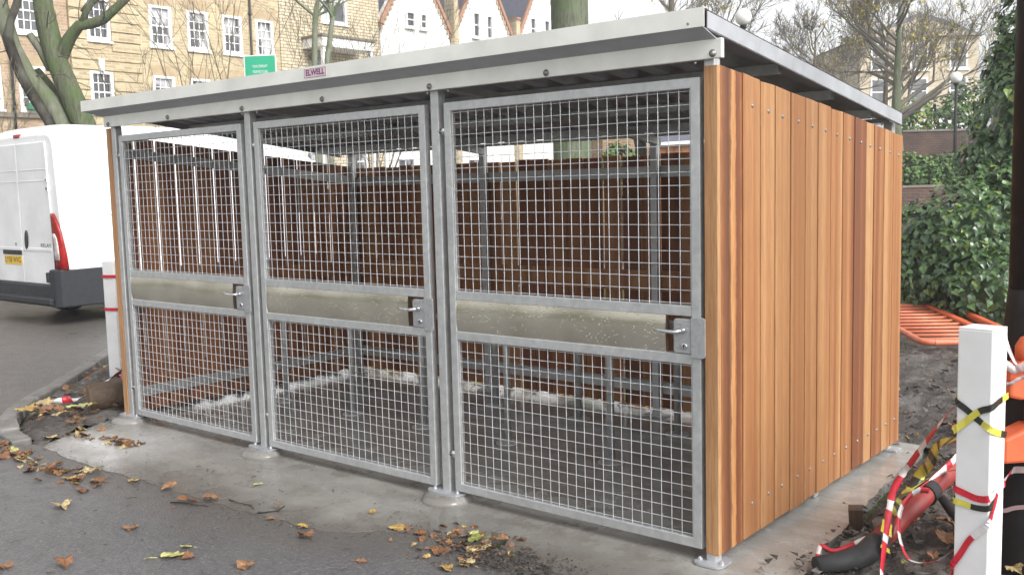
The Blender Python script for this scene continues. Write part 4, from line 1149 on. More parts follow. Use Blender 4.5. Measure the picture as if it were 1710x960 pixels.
# ground behind: more of the street to either side of the view
def garage():
    t = thing('brick_garage', (-13.5, 22.6, 0), 'low tan brick building seen under the shelter roof behind the cedar fence', 'building')
    mb = MB(); d = Vector((2.17, 1.82, 0)); b = Vector((-14.9, 21.3, 0)); n = Vector((-0.64, 0.77, 0))
    e = b + d*1.7
    mb.prism([b, e, e+n*4, b+n*4], (0, 0, 4.2)); fix_normals(mb.build('wall', M['tan_brick'], t))
    mb = MB(); mb.prism([b-n*0.15+Vector((0,0,4.2)), e-n*0.15+Vector((0,0,4.2)), e+n*4.1+Vector((0,0,4.2)), b+n*4.1+Vector((0,0,4.2))], (0, 0, 0.2)); fix_normals(mb.build('roof', M['slate'], t))
garage()
def shed():
    t = thing('timber_shed', (-8.0, 13.9, 0), 'small brown timber shed with a white gutter seen above the rear fence at right', 'shed')
    a = Vector((-8.34, 13.62, gh(-8.34, 13.62)-0.1)); b = Vector((-7.25, 14.53, a.z)); n = Vector((-0.64, 0.77, 0))
    mb = MB(); u = (b-a); k = 9
    for i in range(k):
        p, q = a+u*(i+0.03)/k, a+u*(i+0.97)/k
        m2 = MB(); m2.prism([p, q, q+n*0.03, p+n*0.03], (0, 0, 2.52-a.z)); fix_normals(m2.build('board', M['shed_wood'], t))
    mb.prism([a+n*0.04, b+n*0.04, b+n*1.8, a+n*1.8], (0, 0, 2.5-a.z)); fix_normals(mb.build('wall', M['shed_wood'], t))
    mb = MB(); z = Vector((0, 0, 2.53-a.z)); z2 = Vector((0, 0, 2.85-a.z)); o_ = -u.normalized()*0.15
    mb.hexa([a-n*0.1+z+o_, b-n*0.1+z-o_, b+n*1.9+z2-o_, a+n*1.9+z2+o_, a-n*0.1+z+o_+Vector((0,0,.05)), b-n*0.1+z-o_+Vector((0,0,.05)), b+n*1.9+z2-o_+Vector((0,0,.05)), a+n*1.9+z2+o_+Vector((0,0,.05))]); fix_normals(mb.build('roof', M['slate'], t))
    mb = MB(); mb.bar(a-n*0.14+z+o_, b-n*0.14+z-o_+Vector((0,0,.06)), 0.06, 0.06); mb.build('gutter', M['white_paint'], t)
shed()

def far_house(name, c, wdt, dep, h, apex, label, mat, rows, cols):
    """brick block facing the camera side"""
    t = thing(name, c, label, 'building')
    c = Vector(c); u = Vector((0.77, 0.635, 0)).normalized(); n = Vector((-0.635, 0.77, 0)).normalized()
    P = lambda a, b, z: c + u*a + n*b + Vector((0, 0, z))
    mb = MB(); mb.prism([P(-wdt/2, 0, 0), P(wdt/2, 0, 0), P(wdt/2, dep, 0), P(-wdt/2, dep, 0)], (0, 0, h)); fix_normals(mb.build('wall', mat, t))
    mb = MB()
    mb.prism([P(-wdt/2-0.3, -0.3, h), P(wdt/2+0.3, -0.3, h), P(0, -0.3, h+apex)], n*(dep+0.6)); fix_normals(mb.build('roof', M['slate'], t))
    mb = MB(); mb.prism([P(-wdt/2+0.2, -0.34, h), P(wdt/2-0.2, -0.34, h), P(0, -0.34, h+apex-0.4)], n*0.03); fix_normals(mb.build('gable', mat, t))
    for i in range(cols):
        for j in range(rows):
            a = -wdt/2 + wdt*(i+0.5)/cols; z = 1.2 + (h-1.0)*j/rows
            mb = MB(); mb.prism([P(a-0.65, -0.06, z), P(a+0.65, -0.06, z), P(a+0.65, -0.06, z+1.9), P(a-0.65, -0.06, z+1.9)], n*0.055); w_ = fix_normals(mb.build('window', M['white_paint'], t))
            mb = MB()
            for s_ in (0, 1): mb.prism([P(a-0.52, -0.075, z+0.12+s_*0.87), P(a+0.52, -0.075, z+0.12+s_*0.87), P(a+0.52, -0.075, z+0.9+s_*0.87), P(a-0.52, -0.075, z+0.9+s_*0.87)], n*0.014)
            fix_normals(mb.build('pane', M['glass_dark'], w_))
            mb = MB(); mb.prism([P(a-0.8, -0.12, z-0.14), P(a+0.8, -0.12, z-0.14), P(a+0.8, -0.12, z-0.005), P(a-0.8, -0.12, z-0.005)], n*0.115); fix_normals(mb.build('sill', M['white_paint'], w_))
    return t
far_house('mansion_block', (-20.3, 69.5, 3.2), 8.4, 10, 8.4, 1.7, 'tall yellow brick gabled block behind the bare trees at right', M['far_brick'], 3, 3)
far_house('mansion_block', (-31.5, 71.5, 3.2), 11, 10, 4.6, 2.2, 'lower yellow brick block behind the bare purple shrubs', M['far_brick'], 2, 4)

# ================================================================== WALLS AND HEDGE AT RIGHT
def right_walls():
    u = Vector((0.7696, 0.6386, 0)).normalized(); n = Vector((-u.y, u.x, 0))
    a = Vector((-11.9, 31.65, 1.2)); L = 9.0
    t = thing('brick_retaining_wall', a + u*L/2, 'dark brick retaining wall with pale coping beyond the hedge', 'wall')
    # local frame so that the brick texture runs along the wall
    def rot(o):
        o.rotation_euler = (0, 0, math.atan2(u.y, u.x)); return o
    ORG[t.name] = Vector((0, 0, 0)); t.rotation_euler = (0, 0, math.atan2(u.y, u.x))
    mb = MB(); mb.box(-L/2, L/2, 0, 0.35, -0.3, 2.18); mb.build('wall', M['dark_brick'], t)
    for i in range(10):
        mb = MB(); mb.box(-L/2+L*i/10+0.005, -L/2+L*(i+1)/10-0.005, -0.05, 0.40, 2.182, 2.26); mb.build('coping_stone', M['kerb'], t, bevel=0.01)
    # terrace behind it
    b = a + n*0.36
    poly = [b - u*4, b + u*24, b + u*24 + n*40, b - u*4 + n*40]
    mb = MB(); mb.prism([(p.x, p.y, 1.0) for p in poly], (0, 0, 2.1)); fix_normals(tag(mb.build('upper_terrace', M['grass']), kind='structure'))
    # low wall beside the path
    a2 = Vector((-7.6, 20.55, gh(-6.4, 21.5)-0.1)); L2 = 4.6
    t2 = thing('low_brick_wall', a2 + u*L2/2, 'low dark brick wall in front of the clipped hedge beside the pale path', 'wall')
    ORG[t2.name] = Vector((0, 0, 0)); t2.rotation_euler = (0, 0, math.atan2(u.y, u.x))
    mb = MB(); mb.box(-L2/2, L2/2, 0, 0.3, 0, 0.72); mb.build('wall', M['dark_brick'], t2)
    mb = MB(); mb.box(-L2/2, L2/2, -0.03, 0.33, 0.722, 0.78); mb.build('coping', M['band_dark'], t2)
    # pale path
    p = Vector((-7.6, 18.6, 0))
    mb = MB(); q = [p - u*1, p + u*7, p + u*7 + n*1.5, p - u*1 + n*1.5]
    k = 10
    for i in range(k):
        c0, c1 = q[0].lerp(q[1], i/k), q[0].lerp(q[1], (i+1)/k); d1, d0 = q[3].lerp(q[2], (i+1)/k), q[3].lerp(q[2], i/k)
        mb.add([(v.x, v.y, gh(v.x, v.y)+0.04) for v in (c0, c1, d1, d0)], [(0, 1, 2, 3)])
    tag(mb.build('path', M['path']), kind='structure')
right_walls()

# ---- leaves --------------------------------------------------------
def leaf_shape(kind, r):
    """outline of a leaf in the xy plane, stalk at the origin, unit length, with a fold and curl"""
    if kind == 'ivy': pts = [(0,0),(0.32,-0.12),(0.5,0.22),(0.34,0.42),(0.26,0.62),(0,1.0),(-0.26,0.62),(-0.34,0.42),(-0.5,0.22),(-0.32,-0.12)]
    elif kind == 'maple': pts = [(0,0),(0.22,-0.03),(0.42,0.10),(0.36,0.24),(0.56,0.42),(0.40,0.50),(0.34,0.72),(0.16,0.72),(0,1.0),(-0.16,0.74),(-0.36,0.70),(-0.40,0.50),(-0.56,0.40),(-0.36,0.24),(-0.42,0.10),(-0.22,-0.03)]
    else: pts = [(0,0),(0.20,0.12),(0.34,0.36),(0.33,0.6),(0.18,0.84),(0,1.0),(-0.18,0.84),(-0.33,0.6),(-0.34,0.36),(-0.20,0.12)]
    return pts
def add_leaf(mb, pos, nrm, up, size, kind='ivy', mi=0, curl=0.15, r=rng):
    n = Vector(nrm).normalized(); u = Vector(up); u = u - n*u.dot(n)
    if u.length < 1e-3: u = n.orthogonal()
    u.normalize(); x = u.cross(n)
    pts = leaf_shape(kind, r)
    if kind != 'ivy':       # fallen leaves: ragged, crumpled edge
        q = []
        for (a, b), (c_, d_) in zip(pts, pts[1:]+pts[:1]):
            q.append((a*r.uniform(.88, 1.1), b+r.uniform(-.03, .03)))
            q.append(((a+c_)/2*r.uniform(.86, 1.08), (b+d_)/2+r.uniform(-.04, .04)))
        pts = q
    k = len(pts)
    c = Vector(pos); vs = []
    for (a, b) in pts:
        z = curl*(abs(a)*0.9) - curl*1.2*(b-0.35)**2 + r.uniform(-0.03, 0.03)*curl*4 + (r.uniform(-.05, .07) if kind != 'ivy' else 0)
        vs.append(c + (x*a + u*(b-0.4) + n*z)*size)
    vs.append(c + n*0.0)
    base = len(mb.v); mb.v += [tuple(v) for v in vs]
    for i in range(k):
        mb.f.append([base+k, base+i, base+(i+1) % k]); mb.mi.append(mi); mb.sm.append(False)

def ell_point(c, rad, r):
    while True:
        d = Vector((r.gauss(0, 1), r.gauss(0, 1), r.gauss(0, 1)))
        if d.length > 0.01: break
    d.normalize()
    p = Vector((c[0]+d.x*rad[0], c[1]+d.y*rad[1], c[2]+d.z*rad[2]))
    n = Vector((d.x/rad[0], d.y/rad[1], d.z/rad[2])).normalized()
    return p, n

def ivy():
    r = random.Random(11)
    t = thing('ivy', (-0.7, 9.6, 0), 'dense glossy dark green ivy mound climbing up at the right', 'ivy')
    ells = [((-1.02, 8.80, 0.62), (1.02, 0.95, 1.12)), ((-0.42, 9.35, 0.70), (1.25, 1.1, 1.30)), ((0.6, 9.6, 0.9), (1.3, 1.1, 1.35)), ((-0.62, 10.15, 2.1), (0.82, 0.85, 1.6)), ((-0.42, 10.25, 3.4), (0.78, 0.8, 1.35)), ((0.1, 10.4, 4.6), (0.9, 0.9, 1.3)), ((0.3, 10.2, 2.4), (1.0, 0.9, 1.5)),
            ((-0.92, 10.0, 3.05), (0.42, 0.4, 0.5)), ((-0.70, 10.1, 4.15), (0.40, 0.4, 0.45)), ((-1.15, 9.75, 1.9), (0.42, 0.4, 0.45)), ((-1.45, 8.55, 0.9), (0.55, 0.55, 0.55)), ((-0.75, 8.2, 0.45), (0.6, 0.6, 0.6))]
    core = MB()
    for c, rad in ells:
        nseg = 12
        prof = [(max(0.001, math.cos(R(a))), math.sin(R(a))) for a in (-88, -60, -30, 0, 30, 60, 88)]
        base = len(core.v)
        for (pr_, h) in prof:
            for k in range(nseg):
                a = 2*PI*k/nseg; q = 0.80 + 0.06*noise.noise(Vector((c[0]+k, h*3, c[2])))
                core.v.append((c[0]+rad[0]*pr_*math.cos(a)*q, c[1]+rad[1]*pr_*math.sin(a)*q, c[2]+rad[2]*h*q))
        for i in range(len(prof)-1):
            for k in range(nseg):
                core.f.append([base+i*nseg+k, base+i*nseg+(k+1) % nseg, base+(i+1)*nseg+(k+1) % nseg, base+(i+1)*nseg+k]); core.mi.append(0); core.sm.append(True)
    core.build('dark_core', M['ivy_a'], t)  # added dark blocker inside the ivy, stops see-through between leaves
    pts = []
    for c, rad in ells:
        area = rad[0]*rad[2] + rad[1]*rad[2] + rad[0]*rad[1]
        for i in range(int(area*(1700 if c[2] > 1.8 else 1200))):
            p, n = ell_point(c, rad, r)
            if n.dot(Vector(CAM)-p) < -0.6: continue
            lump = noise.noise(p*2.3)*0.13 + noise.noise(p*5.5)*0.07
            q = r.uniform(-0.10, 0.03) + lump
            p = p + n*q
            if p.z < 0.0: continue
            inside = False
            for c2, rad2 in ells:
                if c2 is c: continue
                e = ((p.x-c2[0])/rad2[0])**2 + ((p.y-c2[1])/rad2[1])**2 + ((p.z-c2[2])/rad2[2])**2
                if e < 0.72: inside = True; break
            if inside: continue
            pts.append((p, n, q))
    # the nearest, largest showing leaves are objects of their own
    vis = sorted(pts, key=lambda a: (a[0]-CAM).length - (2.0 if a[2] > 0.02 else 0))[:2400]
    r.shuffle(vis); big = vis[:290]; bigset = {id(b) for b in big}
    meshes = []
    for k in range(9):
        mb = MB(); add_leaf(mb, (0,0,0), (0,0,1), (0,1,0), 1.0, 'ivy', 0, r.uniform(0.12, 0.4), r)
        me = bpy.data.meshes.new('ivy_leaf'); me.from_pydata(mb.v, [], mb.f); me.materials.append(M[('ivy_a','ivy_a','ivy_b','ivy_b','ivy_a','ivy_b','ivy_b','ivy_c','ivy_c')[k]]); meshes.append(me)
    def orient(n):
        nn = (n*1.0 + Vector((0, -0.15, 0.55)) + Vector((r.uniform(-.75, .75), r.uniform(-.75, .75), r.uniform(-.6, .6)))).normalized()
        up = Vector((r.uniform(-.6, .6), r.uniform(-.6, .6), -1))
        return nn, up
    for (p, n, q) in big:
        nn, up = orient(n); u = (up - nn*up.dot(nn)).normalized(); x = u.cross(nn)
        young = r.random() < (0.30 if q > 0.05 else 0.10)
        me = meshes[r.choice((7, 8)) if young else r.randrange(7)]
        o = bpy.data.objects.new('ivy_leaf', me); COL.objects.link(o); o.parent = t
        s_ = r.uniform(0.075, 0.115)
        mt = Matrix((x*s_, u*s_, nn*s_)).transposed().to_4x4(); mt.translation = p + n*0.02 - ORG[t.name]
        o.matrix_local = mt
    mb = MB()
    for a in pts:
        if id(a) in bigset: continue
        p, n, q = a; nn, up = orient(n)
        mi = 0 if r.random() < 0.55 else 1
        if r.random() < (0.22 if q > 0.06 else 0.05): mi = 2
        add_leaf(mb, p, nn, up, r.uniform(0.06, 0.105), 'ivy', mi, r.uniform(0.1, 0.35), r)
    # trailing ivy over the ground in front
    for i in range(700):
        x, y = r.uniform(-2.2, 1.6), r.uniform(7.2, 8.9)
        if noise.noise(Vector((x*1.2, y*1.2, 7))) < -0.05 - 0.5*(y-8.0)/1.0: continue
        add_leaf(mb, (x, y, r.uniform(0.03, 0.16)), (r.uniform(-.6, .6), r.uniform(-.8, .2), 1), (r.uniform(-1, 1), -1, 0), r.uniform(0.06, 0.11), 'ivy', r.choice((0, 1, 1, 2)), 0.2, r)
    tag(mb.build('leaf_mass', [M['ivy_a'], M['ivy_b'], M['ivy_c']], t), kind='stuff')
ivy()

def leafy_bush(name, label, cat, ells, dens, size, mats, seed, kind='oval', core=True, zmin=0.0, group=None):
    r = random.Random(seed); c0 = ells[0][0]
    t = thing(name, (c0[0], c0[1], zmin), label, cat, group)
    mb = MB()
    for c, rad in ells:
        for i in range(int((rad[0]*rad[2]+rad[1]*rad[2]+rad[0]*rad[1])*dens)):
            p, n = ell_point(c, rad, r); q = noise.noise(p*2.0)*0.22*min(rad); p += n*(q + r.uniform(-0.25, 0.05)*min(rad))
            if p.z < zmin: continue
            nn = n + Vector((r.uniform(-.8, .8), r.uniform(-.8, .8), r.uniform(-.3, .9)))
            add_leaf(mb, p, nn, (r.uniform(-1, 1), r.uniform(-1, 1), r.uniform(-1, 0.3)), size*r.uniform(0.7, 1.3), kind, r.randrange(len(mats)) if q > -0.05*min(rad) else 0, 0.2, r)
    tag(mb.build('leaf_mass', [M[m_] for m_ in mats], t), kind='stuff')
    mb = MB()
    for c, rad in ells:
        for i in range(9):
            p, n = ell_point(c, (rad[0]*.75, rad[1]*.75, rad[2]*.75), r)
            mb.tube([(c[0]+r.uniform(-.2, .2)*rad[0], c[1]+r.uniform(-.2, .2)*rad[1], zmin-0.05), (Vector(c)+p)/2 + Vector((0, 0, -0.1)), p], [0.03, 0.02, 0.008], 5)
    mb.build('stems', M['darkbark'], t)
    return t
u_ = Vector((0.77, 0.635, 0))
hc = Vector((-6.9, 25.0, 0)); ells = []
for i in range(5):
    p = hc + u_*(i*0.62 - 0.8); ells.append(((p.x, p.y, 1.72 + 0.08*math.sin(i*2.1)), (0.62, 0.62, 0.66)))
leafy_bush('clipped_hedge', 'clipped bright green hedge between the low wall and the dark brick wall', 'hedge', ells, 620, 0.11, ['hedge_a', 'hedge_a', 'hedge_b'], 21, zmin=1.0)
leafy_bush('shrub', 'leafy green shrub on the terrace behind the brick wall, left of the globe lamp pole', 'shrub', [((-9.2, 35.5, 4.0), (1.2, 1.0, 0.8)), ((-8.0, 36.5, 4.3), (1.3, 1.0, 1.1)), ((-6.9, 37.4, 4.8), (1.2, 1.0, 1.5))], 170, 0.17, ['hedge_a', 'hedge_b', 'ivy_b'], 22, zmin=3.1)
leafy_bush('shrub', 'green shrub seen under the shelter roof in front of the tan brick building', 'shrub', [((-9.0, 13.2, 2.05), (0.42, 0.42, 0.55))], 900, 0.10, ['hedge_a', 'hedge_b', 'hedge_a'], 23, zmin=0.2)
leafy_bush('shrub', 'yellow green shrub beside the tree foot above the brick wall', 'shrub', [((-9.9, 34.6, 3.9), (0.8, 0.7, 0.8))], 260, 0.16, ['hedge_b', 'autumn_g'], 24, zmin=3.1)

# ================================================================== TREES
def grow(mb, p, d, L, rad, depth, r, spread=0.55, up=0.12, tips=None, seg=3, minr=0.004, kids=(2, 3), shrink=0.72):
    pts = [Vector(p)]; rads = [rad]; d = Vector(d).normalized()
    for i in range(seg):
        d = (d + Vector((r.uniform(-1, 1), r.uniform(-1, 1), r.uniform(-1, 1)))*0.16 + Vector((0, 0, up*0.4))).normalized()
        pts.append(pts[-1] + d*L/seg); rads.append(rad*(1 - 0.38*(i+1)/seg))
    mb.tube(pts, rads, 7 if rad > 0.05 else (5 if rad > 0.02 else 3), cap=False)
    if tips is not None and depth <= 1: tips += pts[1:]
    if depth <= 0: return
    for k in range(r.randint(*kids)):
        i = r.randint(1, seg) if k else seg
        dd = (d + Vector((r.uniform(-1, 1), r.uniform(-1, 1), r.uniform(-.7, .9)))*spread*1.3 + Vector((0, 0, up))).normalized()
        grow(mb, pts[i], dd, L*shrink*r.uniform(0.75, 1.15), max(minr, rads[i]*(0.72 if k == 0 else 0.5)), depth-1, r, spread, up, tips, seg, minr, kids, shrink)

HU = Vector((0.7736, 0.6337, 0)); HD = Vector((-0.6337, 0.7736, 0))
def lim(base, pts):      # limb given as (sideways, height above ground, depth, radius) from the trunk's foot
    return [Vector(base) + HU*a + HD*c + Vector((0, 0, h)) for a, h, c, rr in pts], [rr for a, h, c, rr in pts]

def mossy_tree():
    r = random.Random(5)
    base = (-17.43, 6.24, 0)
    t = thing('mossy_tree', base, 'large bare multi stemmed tree with mossy green trunk behind the van roof', 'tree')
    # sideways metres at 20 m: 82 px per metre in the photograph
    A = [(0.10, 0.0, 0.1, 0.30), (0.08, 2.4, 0.1, 0.27), (-0.02, 3.2, 0.05, 0.235), (-0.28, 4.0, 0.0, 0.215), (-0.48, 4.6, 0.0, 0.215), (-0.60, 5.1, 0.0, 0.20), (-0.66, 5.6, 0.0, 0.18), (-0.74, 6.6, 0.1, 0.15)]
    B = [(-0.10, 0.0, -0.1, 0.24), (-0.20, 2.6, -0.1, 0.22), (-0.62, 3.7, -0.1, 0.19), (-0.98, 4.2, -0.15, 0.175), (-1.22, 4.75, -0.2, 0.165), (-1.32, 5.15, -0.2, 0.16), (-1.42, 5.5, -0.2, 0.155), (-1.6, 6.2, -0.2, 0.13)]
    Cc = [(-0.30, 2.7, -0.45, 0.10), (-0.50, 3.3, -0.45, 0.105), (-0.76, 3.75, -0.45, 0.105), (-0.98, 4.2, -0.45, 0.10), (-1.12, 4.65, -0.5, 0.095), (-1.18, 4.95, -0.5, 0.09), (-1.10, 5.25, -0.5, 0.085), (-0.96, 5.6, -0.45, 0.08), (-0.85, 6.2, -0.4, 0.07)]
    D = [(0.0, 1.5, 0.25, 0.19), (-0.08, 2.9, 0.25, 0.17), (-0.42, 3.5, 0.25, 0.13), (-0.75, 4.0, 0.3, 0.09), (-1.0, 4.4, 0.3, 0.05)]
    for nm, P_, mt, k in (('trunk', A, 'mossy', 14), ('trunk', B, 'greybark', 14), ('limb', Cc, 'darkbark', 10), ('limb', D, 'mossy', 10)):
        p, rr = lim(base, P_); mb = MB(); mb.tube(p, rr, k)
        for i, v in enumerate(mb.v):
            q = noise.noise(Vector(v)*3.2)*0.035; mb.v[i] = (v[0]+q, v[1]+q, v[2])
        mb.build(nm, M[mt], t)
    # right-hand limb with its fork
    E = [(-0.48, 4.30, 0.06, 0.10), (-0.36, 4.62, 0.0, 0.14), (-0.14, 4.95, -0.08, 0.125), (0.10, 5.18, -0.15, 0.11), (0.38, 5.22, -0.15, 0.105), (0.62, 5.28, -0.2, 0.10), (0.95, 5.55, -0.2, 0.085), (1.30, 5.85, -0.2, 0.07), (1.75, 6.2, -0.2, 0.055)]
    F_ = [(0.16, 5.17, -0.15, 0.09), (0.28, 5.45, -0.2, 0.06), (0.55, 5.75, -0.2, 0.05), (0.9, 6.1, -0.2, 0.04)]
    G = [(-0.60, 4.35, 0.0, 0.085), (-0.78, 4.75, -0.02, 0.08), (-0.96, 5.05, -0.05, 0.075)]
    Hh = [(-1.25, 5.15, -0.2, 0.05), (-1.55, 5.25, -0.2, 0.04), (-1.95, 5.4, -0.3, 0.03)]
    St = [(0.0, 3.05, -0.1, 0.15), (0.22, 3.02, -0.15, 0.14), (0.40, 2.9, -0.2, 0.13)]
    I_ = [(0.18, 5.45, -0.15, 0.045), (0.34, 5.62, -0.2, 0.04), (0.40, 5.9, -0.2, 0.03)]
    for P_, mt in ((E, 'mossy'), (F_, 'mossy'), (G, 'greybark'), (Hh, 'darkbark'), (St, 'mossy'), (I_, 'greybark')):
        p, rr = lim(base, P_); mb = MB(); mb.tube(p, rr, 10); mb.build('limb', M[mt], t)
    mb = MB()
    for P_, n_ in ((E, 9), (A, 5), (B, 6), (F_, 5)):
        p, rr = lim(base, P_)
        for i in range(n_):
            j = r.randint(2, len(p)-1)
            grow(mb, p[j], (r.uniform(-.6, 1), r.uniform(-.6, .6), r.uniform(-.5, .9)), r.uniform(0.5, 1.0), 0.016, 2, r, 0.6, -0.05, None, 3, 0.005)
    p, rr = lim(base, [(-0.15, 3.75, 0, 0.03), (-0.28, 3.9, -0.1, 0.022), (0.5, 5.8, -0.1, 0.02)])
    tag(mb.build('twigs', M['twig'], t), kind='stuff')
    # overhead crown above the frame
    mb = MB()
    for P_ in (A, B, Cc, E):
        p, rr = lim(base, P_); grow(mb, p[-1], (p[-1]-p[-2]), 1.8, rr[-1], 5, r, 0.5, 0.25, None, 3, 0.008)
    mb.build('crown', M['twig'], t)
mossy_tree()

def bare_shrub(name, base, n, h, label, seed, mat='twig', lean=0.35, rad=0.016, cat='shrub', depth=3):
    r = random.Random(seed); t = thing(name, base, label, cat)
    mb = MB()
    for i in range(n):
        d = (r.uniform(-lean, lean), r.uniform(-lean, lean), 1)
        grow(mb, Vector(base)+Vector((r.uniform(-.2, .2), r.uniform(-.2, .2), -0.05)), d, h*0.55*r.uniform(.7, 1.1), rad, depth, r, 0.55, 0.1, None, 3, 0.006)
    mb.build('stems', M[mat], t)
    return t
bare_shrub('bare_shrub', (-17.55, 4.75, 0), 7, 4.2, 'pale leafless shrub at the left edge in front of the brick terrace', 31, 'sapling', 0.3, 0.03)
bare_shrub('bare_shrub', (-18.6, 10.2, 0), 5, 6.6, 'tall thin leafless shrub rising in front of the brick terrace beside the green sign', 32, 'twig', 0.26, 0.04, depth=4)
bare_shrub('bare_shrub', (-20.6, 17.0, 0), 8, 7.2, 'thin reddish leafless shrub in front of the white houses', 33, 'twig', 0.2, 0.04, depth=4)

def young_tree(base, pts, label, seed):
    r = random.Random(seed); t = thing('young_tree', base, label, 'tree', 'young street trees')
    p, rr = lim(base, pts); mb = MB(); mb.tube(p, rr, 10); mb.build('trunk', M['sapling'], t)
    mb = MB()
    for j in range(4, len(p)):
        for i in range(3):
            grow(mb, p[j], (r.uniform(-1, 1), r.uniform(-1, 1), r.uniform(0.2, 1.2)), r.uniform(0.8, 1.5), 0.036, 4, r, 0.55, 0.12, None, 3, 0.008)
    grow(mb, p[-1], (p[-1]-p[-2]), 1.4, rr[-1], 4, r, 0.5, 0.2, None, 3, 0.008)
    mb.build('crown', M['sapling'], t); return t
young_tree((-17.04, 11.98, 0), [(0, 0, 0, 0.09), (0, 3, 0, 0.085), (0.0, 4.9, 0, 0.075), (0.04, 5.6, 0, 0.07), (0.07, 6.0, 0, 0.068), (0.15, 6.4, 0, 0.05), (0.28, 6.8, 0, 0.04)], 'left one of two slim pale green street trees rising above the name label', 41)
young_tree((-16.82, 12.17, 0), [(0, 0, 0, 0.085), (0, 3, 0, 0.08), (0.02, 4.95, 0, 0.07), (0.14, 5.6, 0, 0.065), (0.20, 5.95, 0, 0.062), (0.12, 6.3, 0, 0.045), (0.05, 6.8, 0, 0.035)], 'right one of two slim pale green street trees, leaning away with a kinked limb', 42)

def big_trunk():
    r = random.Random(6); base = (-6.33, 7.82, 0)
    t = thing('plane_tree', base, 'thick straight green barked trunk rising directly behind the shelter roof', 'tree')
    mb = MB(); pts = [(base[0], base[1], z) for z in (-0.1, 0.3, 1.2, 2.4, 3.6, 5.0, 6.5, 8.0)]
    mb.tube(pts, [0.42, 0.33, 0.285, 0.275, 0.27, 0.265, 0.25, 0.22], 28)
    for i, v in enumerate(mb.v):
        a = math.atan2(v[1]-base[1], v[0]-base[0]); q = noise.noise(Vector((a*6, 0, v[2]*0.8)))*0.02
        mb.v[i] = (v[0]+math.cos(a)*q, v[1]+math.sin(a)*q, v[2])
    mb.build('trunk', M['trunkgreen'], t)
    mb = MB()
    for i in range(7):
        grow(mb, (base[0], base[1], 7.2+0.12*i), (r.uniform(-1, 1), r.uniform(-1, 1), 0.9), 2.6, 0.12, 4, r, 0.5, 0.15, None, 3, 0.01)
    mb.build('crown', M['twig'], t)
big_trunk()

def leafed_tree(name, base, h_trunk, rad, L, depth, nb, label, seed, barkm, twm, leafm, nleaf, lsize, up=0.12, first=None, spread=0.6, kids=(2, 3)):
    r = random.Random(seed); t = thing(name, base, label, 'tree'); b = Vector(base)
    mb = MB(); top = b + Vector((r.uniform(-.2, .2), r.uniform(-.2, .2), h_trunk))
    mb.tube([b-Vector((0,0,.2)), b.lerp(top, .5)+Vector((.06,0,0)), top, top+Vector((0.05, 0, h_trunk*1.1)), top+Vector((0.1, 0, h_trunk*1.9))], [rad*1.25, rad, rad*0.85, rad*0.5, rad*0.2], 12)
    mb.build('trunk', M[barkm], t)
    tips = []; mb = MB()
    for i in range(nb):
        a = 2*PI*i/nb + r.uniform(-.3, .3); f = r.uniform(0.35, 1.0) if i > 3 else 0.3
        p = top + Vector((0, 0, h_trunk*1.7*(i/nb)))
        grow(mb, p, (math.cos(a), math.sin(a), r.uniform(0.25, 0.8)), L*(1.15-0.5*i/nb)*r.uniform(.8, 1.15), rad*0.42*(1.1-0.6*i/nb), depth, r, spread, up, tips, 3, 0.009, kids)
    mb.build('branches', M[twm], t)
    if nleaf:
        mb = MB()
        for i in range(nleaf):
            p = r.choice(tips) + Vector((r.uniform(-.2, .2), r.uniform(-.2, .2), r.uniform(-.25, .1)))
            add_leaf(mb, p, (r.uniform(-1, 1), r.uniform(-1, 1), r.uniform(-.4, 1)), (r.uniform(-1, 1), r.uniform(-1, 1), -1), lsize*r.uniform(.6, 1.3), 'oval', r.randrange(len(leafm)), .2, r)
        tag(mb.build('leaf_mass', [M[q] for q in leafm], t), kind='stuff')
    return t
leafed_tree('bare_street_tree', (-9.25, 31.2, 1.3), 2.3, 0.21, 1.75, 5, 15, 'spreading tree with sparse yellow leaves above the dark brick wall', 51, 'trunkgreen', 'fartwig', ['autumn', 'autumn_g', 'autumn'], 3000, 0.085, kids=(3, 3))
leafed_tree('bare_tree', (-14.9, 37.2, 3.1), 1.7, 0.13, 1.45, 5, 12, 'low bare purplish tree left of the yellow leaved tree, seen over the roof corner', 52, 'twig', 'fartwig', ['autumn'], 60, 0.12, kids=(3, 3))
leafed_tree('bare_tree', (-17.6, 35.6, 2.6), 1.5, 0.13, 1.3, 5, 11, 'bare purplish tree just beyond the front corner of the roof', 53, 'twig', 'fartwig', ['autumn'], 60, 0.12, kids=(3, 3))
leafed_tree('bare_tree', (-12.4, 38.6, 3.1), 1.9, 0.13, 1.4, 5, 12, 'bare tree standing closest to the tall yellow brick block', 56, 'twig', 'fartwig', ['autumn'], 120, 0.12, kids=(3, 3))
leafed_tree('distant_tree', (-17.6, 30.0, 0.5), 4.4, 0.18, 1.9, 5, 11, 'bare tree with few yellow leaves above the roof right of the thick trunk', 54, 'twig', 'fartwig', ['autumn', 'autumn_g'], 700, 0.11, kids=(3, 3))
def dark_trunk():
    base = (-9.68, 15.14, 0.2)
    t = thing('leaning_tree', base, 'dark leaning tree stem seen under the rear of the shelter roof', 'tree'); r = random.Random(9)
    p, rr = lim(base, [(0.0, 0, 0, 0.16), (0.0, 1.6, 0, 0.14), (-0.03, 2.4, 0, 0.13), (-0.14, 2.9, 0, 0.12), (-0.2, 3.6, 0, 0.10)])
    mb = MB(); mb.tube(p, rr, 10); mb.build('trunk', M['darkbark'], t)
    mb = MB(); grow(mb, p[-1], (-0.3, 0, 1), 0.7, 0.08, 3, r, 0.5, 0.1); mb.build('crown', M['darkbark'], t)
dark_trunk()
def hanging_branch():
    pass

